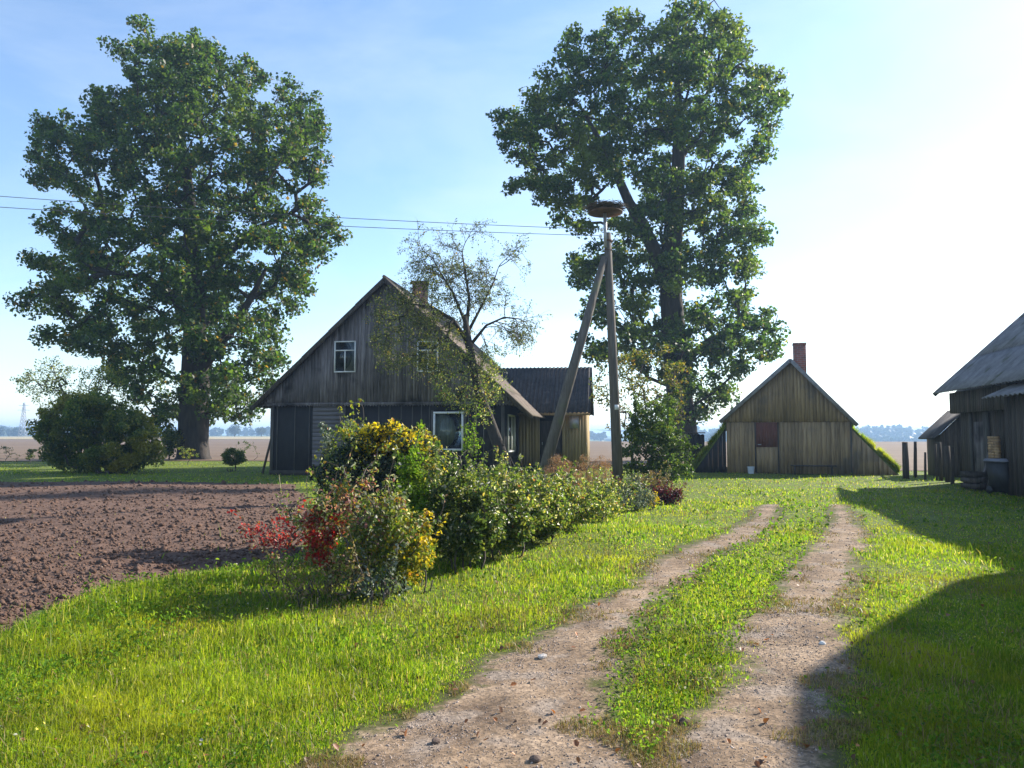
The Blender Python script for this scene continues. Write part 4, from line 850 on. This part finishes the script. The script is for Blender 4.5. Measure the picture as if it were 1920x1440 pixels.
# small clipped shrub and saplings on the lawn
b_ = G(437, 884); lowplant('small_shrub', 'small dark clipped shrub on the lawn left of the farmhouse', 'shrub', dome(b_[0], b_[1], .5, .5, .95, 60, .25), b_, (.12, .2), 90, .06, 'shrub_dark', 4, .005, .03)
def sapling(px, py, top, lab, mat='lilac', n=14, k=14, w=.2, leaf=.07, Yo=0):
    b = G(px, py); zt = W(px, top, b[1])[2]; T = np.array([(b[0]+RNG.normal(0, w), b[1]+RNG.normal(0, w), RNG.uniform(.35, 1)*zt) for i in range(n)])
    lowplant('sapling', lab, 'sapling', T, b, (.08, .16), k, leaf, mat, 1, .005, .02, spread=.02, group='saplings at the field edge')
sapling(455, 870, 822, 'thin sapling with a few light leaves right beside the small dark shrub')
sapling(476, 866, 824, 'nearly bare upright sapling between small shrub and farmhouse', n=6, k=5)
sapling(12, 866, 838, 'leafy sapling at the far left edge of the lawn')
sapling(57, 868, 844, 'dark stubby sapling just left of the large round shrub', 'shrub_dark', 16, 40, .1)
sapling(32, 867, 851, 'tiny bare sapling between the two at the far left', n=5, k=5)
sapling(352, 871, 838, 'shoots with yellow green leaves at the foot of the oak trunk', 'lime', 16, 20, .3)
b_ = W(322, 862, 49); T = crown_targets([(308, 812), (322, 803), (338, 812), (338, 835), (322, 850), (310, 852)], 49, 40, .6, .1, (), 2, .6)
lowplant('dark_bush', 'dark bush hugging the left side of the oak trunk', 'shrub', T, (b_[0], 49), (.3, .45), 60, .15, 'shrub_dark', 4, .01, .05)
# single stalk on the field edge
b_ = G(529, 937); r_ = empty('dry_stalk', (b_[0], b_[1], 0), label='single pale dry stalk on the far edge of the ploughed field', cat='stalk')
mb = MB(); mb.tube([(0, 0, 0), (-.04, 0, .25), (-.09, 0, .62)], [.012, .009, .004], 5); mb.build('stalk', mk('strawm', [(.4, .34, .2)], bump=0), r_)

# old fruit tree before the house
ya = 26.0; b_ = W(948, 905, ya); root = empty('fruit_tree', (b_[0], ya, 0), label='old leaning fruit tree, half bare, in front of the farmhouse gable', cat='tree'); off = np.array([b_[0], ya, 0])
A1 = [(700, 580), (735, 545), (790, 545), (840, 575), (850, 620), (835, 655), (780, 650), (725, 640), (695, 610)]
A2 = [(800, 470), (850, 425), (890, 430), (930, 480), (950, 540), (940, 600), (880, 620), (830, 580), (795, 520)]
A3 = [(900, 570), (950, 550), (1000, 575), (1028, 620), (1010, 650), (960, 655), (900, 640)]
A4 = [(815, 690), (850, 665), (910, 670), (945, 710), (930, 760), (870, 765), (830, 745)]
A5 = [(690, 640), (840, 640), (830, 720), (760, 710), (700, 690)]
A6 = [(655, 545), (700, 500), (770, 500), (800, 540), (720, 560)]
A1 = [(690, 600), (715, 555), (775, 515), (850, 520), (870, 620), (860, 680), (800, 700), (730, 690), (690, 650)]
A4 = [(800, 700), (850, 660), (915, 660), (955, 710), (940, 770), (905, 800), (860, 770), (815, 750)]
Ts = [crown_targets(A1, ya, 190, 1.3, .12, (), 2, 1.), crown_targets(A4, ya-.5, 110, .8, .12, (), 2, 1.), crown_targets(A5, ya, 60, .9, .15, (), 2, 1.)]
T = np.concatenate(Ts)-off
main = path(ya, [(952, 912, 0), (946, 870, 0), (932, 830, 0), (914, 780, 0), (896, 730, 0), (885, 680, 0), (876, 630, 0), (872, 590, 0)])
L1 = path(ya, [(880, 645, 0), (850, 600, -.3), (810, 575, -.5), (770, 570, -.4)]); L2 = path(ya, [(874, 620, 0), (880, 560, .1), (872, 510, .2), (866, 470, .2)]); L3 = path(ya, [(880, 650, 0), (912, 610, .2), (945, 595, .3), (975, 598, .2)])
L4 = path(ya, [(874, 610, 0), (850, 550, -.2), (825, 510, -.3), (810, 480, -.4)]); L5 = path(ya, [(876, 625, 0), (905, 570, .3), (925, 530, .4), (935, 500, .5)])
roots = [(np.array(main)-off, [.26, .22, .20, .18, .16, .14, .12, .08])]+[(np.array(l)-off, r) for l, r in ((L1, [.09, .065, .045, .025]), (L2, [.08, .055, .035, .02]), (L3, [.07, .045, .03, .018]), (L4, [.06, .04, .025, .014]), (L5, [.06, .04, .025, .014]))]
br = branch_system(roots, T, .0055, .06, step=.3, jit=.1, up=.1); trunk_o = br.build('trunk', M['bark'], root, True)
tw = MB(); tips = []
def twig(p, d, L_, r, lev):
    n_ = 6; pts = [p]; q = p.copy(); dd = d.copy()
    for i in range(n_):
        dd = dd+RNG.normal(0, .13, 3)+np.array([0, 0, -.06*(3-lev)]); dd /= np.linalg.norm(dd); q = q+dd*L_/n_; pts.append(q.copy())
    tw.tube(pts, np.linspace(r, r*.45, n_+1), 4 if lev else 3, cap=False)
    if lev == 0: tips.extend(pts[2:]); return
    for i in range(7 if lev == 2 else 6):
        f = RNG.uniform(.2, 1); k = min(int(f*n_), n_-1); b = pts[k+1]; nd = d*.75+RNG.normal(0, .55, 3); nd[2] += .1; nd /= np.linalg.norm(nd); twig(b, nd, L_*RNG.uniform(.45, .75), r*.5, lev-1)
cen = np.array(W(875, 600, ya))
for l, cnt in ((L1, 8), (L2, 11), (L3, 10), (L4, 8), (L5, 9)):
    l = np.array(l)
    for i in range(cnt):
        f = RNG.uniform(.45, 3); k = min(int(f), 2); b = l[k]+(l[k+1]-l[k])*(f-k); d = (l[3]-l[1]); d /= np.linalg.norm(d); d = d*.8+RNG.normal(0, .5, 3); d /= np.linalg.norm(d)
        twig(b, d, RNG.uniform(.75, 1.15), .016, 2)
v_ = np.array(tw.v)-off; tw.v = v_.tolist(); tw.build('twigs', M['twig'], root, True)
tips = np.array(tips)-off; tips = tips[RNG.uniform(0, 1, len(tips)) < .6]
C = np.concatenate([spray_points(Ts[0]-off, .32, 46, 1, .7), spray_points(Ts[2]-off, .24, 16, 1.3, .7), spray_points(tips, .09, 2)])
leaves('crown', C, .058, M['apple'], root)
leaves('low_foliage', spray_points(Ts[1]-off, .28, 34, 1.2, .65), .06, M['hedge'], root)

# shrubs right of the pole
b_ = G(1232, 917); T = crown_targets([(1170, 880), (1168, 830), (1178, 790), (1190, 750), (1215, 770), (1240, 740), (1275, 745), (1268, 800), (1285, 815), (1308, 850), (1305, 880), (1285, 900), (1230, 915), (1180, 905)], b_[1]+.5, 120, 1.0, .15, (), 4, .9)
lowplant('lilac_shrub', 'bright green leafy shrub right of the utility pole', 'shrub', T, (b_[0], b_[1]+.4), (.15, .3), 80, .085, 'lilac', 8, .006, .035, spread=.25, shoots=50, slen=.35)
yb = 27.5; T = crown_targets([(1110, 690), (1140, 665), (1200, 655), (1245, 640), (1290, 665), (1300, 740), (1285, 800), (1200, 820), (1130, 800), (1108, 740)], yb, 150, 1.3, .18, [(1235, 700, 14, 18), (1150, 740, 10, 14)], 3, 1.)
b_ = W(1215, 900, yb); lowplant('lace_shrub', 'tall airy shrub with yellowing leaves behind the pole and before the tall tree', 'shrub', T, (b_[0], yb), (.15, .3), 24, .085, 'yellowing', 6, .008, .05, spread=.25, step=.4)
# russet feathery plants
for (px_, y_, w_, h_, lab) in [(1046, 19., .58, 1.15, 'russet feathery plant at the foot of the pole strut'), (1112, 20., .6, 1.12, 'pinkish feathery plant between strut and utility pole'), (1075, 17.5, .4, .8, 'low russet tuft in front of the two feathery plants')]:
    b_ = W(px_, 900, y_)[:2]; T = dome(b_[0], b_[1], w_, .5, h_, 90, .15, .2)
    lowplant('feathery_plant', lab, 'plant', T, b_, (.08, .16), 90, .022, 'fern', 10, .003, .01, group='russet feathery plants', spread=.12, shape='diamond', stem_mat='stick')
# garden hedge of separate shrubs, near to far
def hshrub(px, y, rx, ry, h, lab, mat='hedge', n=70, k=60, leaf=.045, cat='shrub', name='hedge_shrub', zmin=.03, **kw):
    k = int(k*.85); kw.setdefault('rmax', .014)
    kw.setdefault('shoots', int(rx*h*75)); kw.setdefault('slen', .28)
    b = W(px, 900, y)[:2]; return lowplant(name, lab, cat, dome(b[0], b[1], rx, ry, h, n, zmin), b, (.09, .17), k, leaf, mat, **kw)
GH = 'shrubs of the garden hedge'
# front bushes
hshrub(640, 7.9, .50, .45, 1.22, 'tall twiggy shrub of pink, yellow and green leaves ending the hedge nearest the camera', 'colour', 95, 26, .036, stems=16, r_tip=.0035, rmax=.011, spread=.22, jit=.05,
       extra=[('red_leaves', lambda T: (T[:, 0] < -.05) & (T[:, 2] > .35) & (T[:, 2] < .85) & (T[:, 0] > -.33) & (RNG.uniform(0, 1, len(T)) < .9), 90, .038, 'red', .11), ('lone_red_leaves', lambda T: (T[:, 2] > 1.02) & (T[:, 0] < .12) & (RNG.uniform(0, 1, len(T)) < .5), 22, .036, 'red', .07), ('orange_leaves', lambda T: (T[:, 2] > .7) & (RNG.uniform(0, 1, len(T)) < .12), 16, .036, 'orange', .1), ('pink_leaves', lambda T: (T[:, 2] > .65) & (RNG.uniform(0, 1, len(T)) < .45), 50, .037, 'pink', .11), ('green_leaves', lambda T: RNG.uniform(0, 1, len(T)) < .3, 14, .04, 'hedge', .12)])
hshrub(520, 8.6, .38, .3, .72, 'low sprawling plant with scarlet leaves at the edge of the ploughed field', 'red', 26, 24, .038, stems=9, shoots=5, r_tip=.003, rmax=.008, zmin=.3, spread=.16)
hshrub(722, 7.95, .32, .36, 1.08, 'slender yellow green shrub between twiggy bush and golden leaves', 'colour', 66, 46, .042, stems=8, r_tip=.0035, rmax=.012, extra=[('lime_leaves', None, 24, .045, 'lime', .14), ('orange_leaves', lambda T: (T[:, 2] > .85) & (T[:, 0] > .08), 8, .04, 'orange', .1)])
hshrub(778, 8.05, .2, .22, .72, 'small shrub with golden orange leaves at the right foot of the slender yellow green one', 'gold', 30, 16, .042, stems=6, r_tip=.003, rmax=.009, extra=[('green_leaves', lambda T: T[:, 2] < 9, 22, .045, 'lime', .12)])
hshrub(772, 9.3, .16, .2, 1.45, 'narrow upright green column of climbing leaves beside the mound', 'weed', 40, 60, .045, name='climbing_plant', stems=4)
hshrub(590, 7.5, .55, .35, .42, 'straggly low brown stalks at the foot of the near hedge end', 'dry', 40, 24, .03, stems=14, r_tip=.003, rmax=.006, name='dry_plant', cat='plant', zmin=.03, spread=.3)
hshrub(705, 7.6, .3, .22, .3, 'low bluish green leaves under the slender yellow green shrub', 'silver', 20, 26, .04, name='ground_plant', cat='plant', zmin=.02)
# vine covered mound
b_ = W(728, 900, 11.0)[:2]; T = dome(b_[0], b_[1], .98, .85, 1.70, 230, .05, .75)
mound = lowplant('vine_mound', 'domed dark arbour overgrown with vines, yellow leaves along its crest', 'vine', T, b_, (.12, .22), 90, .05, 'mound', 9, .006, .02, spread=.4,
    extra=[('gold_leaves', lambda T: (T[:, 2] > 1.38) & (T[:, 0] > -.35), 130, .055, 'gold', .17), ('lime_leaves', lambda T: (T[:, 2] > .75) & ((T[:, 0] < -.5) | (T[:, 2] > 1.45) | (T[:, 0] > .55)), 45, .05, 'hedge', .17)])
hshrub(640, 11.6, .38, .4, 1.72, 'arching pale leaved shoots at the upper left of the vine mound', 'silver', 26, 11, .06, name='arching_shrub', zmin=1.0, stems=5, shoots=12, extra=[('lime_leaves', None, 14, .05, 'lime', .14)])
hshrub(668, 11.5, .24, .4, 1.74, 'wispy yellow green shoots standing above the vine mound', 'lime', 14, 16, .05, name='arching_shrub', zmin=1.15, stems=4, shoots=8)
hshrub(882, 12.0, .12, .12, 1.75, 'single feathery green shoot rising right of the vine mound', 'weed', 14, 20, .03, name='tall_shoot', cat='plant', zmin=.9, stems=2)
hshrub(800, 10.6, .55, .5, 1.4, 'yellowing shrub between the vine mound and the dark hedge bush', 'hedge', 90, 66, .05, group=GH, extra=[('gold_leaves', lambda T: T[:, 2] > 1.0, 16, .05, 'gold', .14)])
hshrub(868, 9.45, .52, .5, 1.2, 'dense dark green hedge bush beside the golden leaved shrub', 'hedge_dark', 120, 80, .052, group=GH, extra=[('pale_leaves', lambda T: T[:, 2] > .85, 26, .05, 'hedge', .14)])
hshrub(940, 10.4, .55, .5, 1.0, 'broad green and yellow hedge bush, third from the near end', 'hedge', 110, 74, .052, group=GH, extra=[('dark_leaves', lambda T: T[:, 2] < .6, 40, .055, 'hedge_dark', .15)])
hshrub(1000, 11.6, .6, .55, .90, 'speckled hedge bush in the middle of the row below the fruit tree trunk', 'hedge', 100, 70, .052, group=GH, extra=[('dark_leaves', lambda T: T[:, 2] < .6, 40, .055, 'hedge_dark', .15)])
hshrub(1055, 12.9, .6, .55, .72, 'hedge bush with brownish leaves in front of the russet plants', 'hedge', 90, 60, .05, group=GH, extra=[('orange_leaves', lambda T: RNG.uniform(0, 1, len(T)) < .12, 20, .045, 'orange', .1)])
hshrub(1105, 14.4, .55, .55, .58, 'last hedge bush before the flower bed, pale and open', 'hedge', 70, 54, .05, group=GH)
hshrub(905, 13.4, .8, .6, 1.0, 'back row garden shrub in front of the white window', 'hedge', 90, 60, .055, group=GH)
hshrub(985, 15.5, .9, .6, .82, 'back row dark garden shrub at the foot of the fruit tree', 'hedge_dark', 90, 60, .055, group=GH)
hshrub(1150, 17.0, .7, .6, .5, 'low leafy plant below the foot of the utility pole', 'hedge', 60, 50, .05, name='garden_plant', cat='plant')
hshrub(1185, 16.6, .5, .4, .45, 'silvery green low plant at the front of the flower bed', 'silver', 46, 40, .045, name='garden_plant', cat='plant')
hshrub(1135, 15.2, .45, .35, .4, 'brownish green low plant at the near front of the flower bed', 'hedge', 40, 40, .045, name='garden_plant', cat='plant')
hshrub(1250, 18.0, .36, .22, .36, 'dark red leafy plant at the right end of the flower bed', 'maroon', 46, 40, .05, name='red_plant', cat='plant', zmin=.03)
hshrub(1152, 17.6, .25, .2, .45, 'smaller dark red plant left in the flower bed under the pole', 'maroon', 24, 34, .05, name='red_plant', cat='plant')
hshrub(1222, 17.2, .12, .1, .26, 'little yellow flowering clump at the front of the flower bed', 'gold', 10, 26, .04, name='flower_clump', cat='flowers', zmin=.03)
hshrub(1210, 18.6, .6, .4, .6, 'grassy brown stalks behind the dark red plants', 'dry', 50, 40, .04, name='dry_plant', cat='plant')

# ------------------------------------------------------------------ distance
def wood(name, label, x0, x1, y0, y1, n, hmin, hmax, zoff=0, base=None):
    X = RNG.uniform(x0, x1, n); Y = RNG.uniform(y0, y1, n); hh = RNG.uniform(hmin, hmax, n)*(.8+.4*fbm(X, Y, .01, 3, 7)); k = 46
    C = []
    for x_, y_, h_ in zip(X, Y, hh):
        z0 = float(gz(x_, y_))+(base(x_, y_) if base else 0); v = rdirs(k)*RNG.uniform(.5, 1, (k, 1)); C.append(np.stack([x_+v[:, 0]*h_*.38, y_+v[:, 1]*h_*.38, z0+h_*.5+v[:, 2]*h_*.5], 1))
    C = np.concatenate(C); o = leaves(name, C, np.repeat(hh*.36, k), M['forest'], shape='diamond', aspect=1.); tag(o, label, 'woodland', kind='stuff'); return o
hill = lambda x, y: 12*np.clip((y-760)/200, 0, 1.3)
grid_sheet('hills', np.linspace(150, 1700, 60), np.linspace(700, 1500, 40), lambda x, y: gz(x, y)+.5+hill(x, y)*1.0, M['lawn_soil'], kind='structure', label='low wooded rise on the right horizon')
wood('forest', 'bluish far forest on the right horizon behind the cellar house', 200, 1200, 740, 1000, 900, 10, 14, base=lambda x, y: float(hill(x, y)))
wood('forest', 'blue strip of far forest on the left horizon', -1500, -480, 980, 1200, 800, 10, 14)
wood('forest', 'hazy tree line between the oak and the farmhouse', -620, 120, 900, 1050, 320, 7, 11)
wood('forest', 'nearer patch of low trees left of the big round shrub', -620, -440, 680, 740, 60, 6, 9)
for (px_, top, lab) in [(440, 795, 'rounded far tree on the horizon between oak and farmhouse'), (490, 800, 'lower far tree on the horizon beside the farmhouse corner')]:
    p_ = W(px_, 815, 600.); zt = W(px_, top, 600.)[2]; r_ = empty('far_tree', (p_[0], 600, 0), label=lab, cat='tree', group='single trees on the horizon')
    mb = MB(); mb.tube([(0, 0, 0), (0, 0, zt*.6)], [.5, .25], 6); mb.build('trunk', M['bark'], r_)
    v = rdirs(500)*RNG.uniform(.3, 1, (500, 1)); leaves('crown', np.stack([v[:, 0]*zt*.5, v[:, 1]*zt*.5, zt*.58+v[:, 2]*zt*.42], 1), zt*.14, M['forest'], r_, shape='diamond')
# pylon
p_ = W(43, 815, 620.); zt = W(43, 755, 620.)[2]; r_ = empty('power_pylon', (p_[0], 620, 0), label='faint grey lattice power pylon on the left horizon', cat='pylon')
mb = MB(); L_ = 9; hb = 2.4
cor = lambda s, t, f: np.array([s*hb*(1-.85*f), t*hb*(1-.85*f), zt*f])
for s in (-1, 1):
    for t in (-1, 1): mb.bar(cor(s, t, 0), cor(s, t, 1), .28)
for i in range(L_):
    f0, f1 = i/L_, (i+1)/L_
    for (s, t, s2, t2) in [(-1, -1, 1, -1), (1, -1, 1, 1), (1, 1, -1, 1), (-1, 1, -1, -1)]: mb.bar(cor(s, t, f0), cor(s2, t2, f1), .16); mb.bar(cor(s2, t2, f0), cor(s, t, f1), .16)
mb.build('lattice', M['metal'], r_)
mb = MB()
for f, w_ in ((.78, 5), (.92, 4)): mb.bar((-w_, 0, zt*f), (w_, 0, zt*f), .3)
mb.build('cross_arms', M['metal'], r_)

# ------------------------------------------------------------------ haze
mb = MB(); mb.box(-3600, 3600, -80, 4600, -30, 34); hz = mb.build('haze', None); tag(hz, 'thin pale air haze over the whole landscape', 'haze', kind='stuff')
m, nt, N, L = newmat('haze_air'); out = N.new('ShaderNodeOutputMaterial'); v = N.new('ShaderNodeVolumePrincipled')
v.inputs['Color'].default_value = (.45, .68, 1, 1); v.inputs['Density'].default_value = .0006; v.inputs['Anisotropy'].default_value = .2
L.new(v.outputs[0], out.inputs['Volume']); hz.data.materials.append(m)

# ------------------------------------------------------------------ light, sky, camera
w = bpy.data.worlds.new('World'); SC.world = w; w.use_nodes = True; nt = w.node_tree; bg = nt.nodes['Background']
sky = nt.nodes.new('ShaderNodeTexSky'); sky.sky_type = 'NISHITA'; sky.sun_disc = False; sky.sun_elevation = SUN_EL; sky.sun_rotation = SUN_AZ
sky.air_density = 1.0; sky.dust_density = .4; sky.ozone_density = 2.4; sky.altitude = 100
hs = nt.nodes.new('ShaderNodeHueSaturation'); hs.inputs['Saturation'].default_value = 1.02; nt.links.new(sky.outputs[0], hs.inputs['Color'])
# thin cloud veils
tc = nt.nodes.new('ShaderNodeTexCoord'); mp = nt.nodes.new('ShaderNodeMapping'); mp.inputs['Scale'].default_value = (1, 1, 3.2); mp.inputs['Rotation'].default_value = (0, .25, .4)
nz = nt.nodes.new('ShaderNodeTexNoise'); nz.inputs['Scale'].default_value = 2.1; nz.inputs['Detail'].default_value = 7; nz.inputs['Roughness'].default_value = .55; nz.inputs['Distortion'].default_value = .4
nt.links.new(tc.outputs['Generated'], mp.inputs[0]); nt.links.new(mp.outputs[0], nz.inputs['Vector'])
mr = nt.nodes.new('ShaderNodeMapRange'); mr.inputs['From Min'].default_value = .45; mr.inputs['From Max'].default_value = .75; mr.inputs['To Max'].default_value = .3; nt.links.new(nz.outputs['Fac'], mr.inputs['Value'])
mx = nt.nodes.new('ShaderNodeMix'); mx.data_type = 'RGBA'; nt.links.new(mr.outputs[0], mx.inputs['Factor']); nt.links.new(hs.outputs[0], mx.inputs['A']); mx.inputs['B'].default_value = (4.6, 4.9, 5.3, 1)
nt.links.new(mx.outputs['Result'], bg.inputs[0]); bg.inputs[1].default_value = .122
sd = bpy.data.lights.new('sun', 'SUN'); sd.energy = 5.0; sd.angle = R(.5); sd.color = (1, .93, .82)
so = bpy.data.objects.new('sun', sd); COL.objects.link(so); so.location = (30, 30, 40)
dv = Vector((math.sin(SUN_AZ)*math.cos(SUN_EL), math.cos(SUN_AZ)*math.cos(SUN_EL), math.sin(SUN_EL)))
so.rotation_euler = dv.to_track_quat('Z', 'Y').to_euler()
cam = bpy.data.cameras.new('camera'); cam.sensor_width = 36; cam.lens = 36*F/1920; cam.clip_end = 8000; cam.clip_start = .1
co = bpy.data.objects.new('camera', cam); COL.objects.link(co); co.location = (0, 0, CAMZ); co.rotation_euler = (math.pi/2+P, 0, 0); SC.camera = co
vs = SC.view_settings; SC.display_settings.display_device = 'sRGB'; vs.view_transform = 'Standard'; vs.look = 'None'; vs.exposure = 1.2; vs.gamma = 1
SC.cycles.max_bounces = 8; SC.cycles.transparent_max_bounces = 8; SC.cycles.volume_bounces = 0
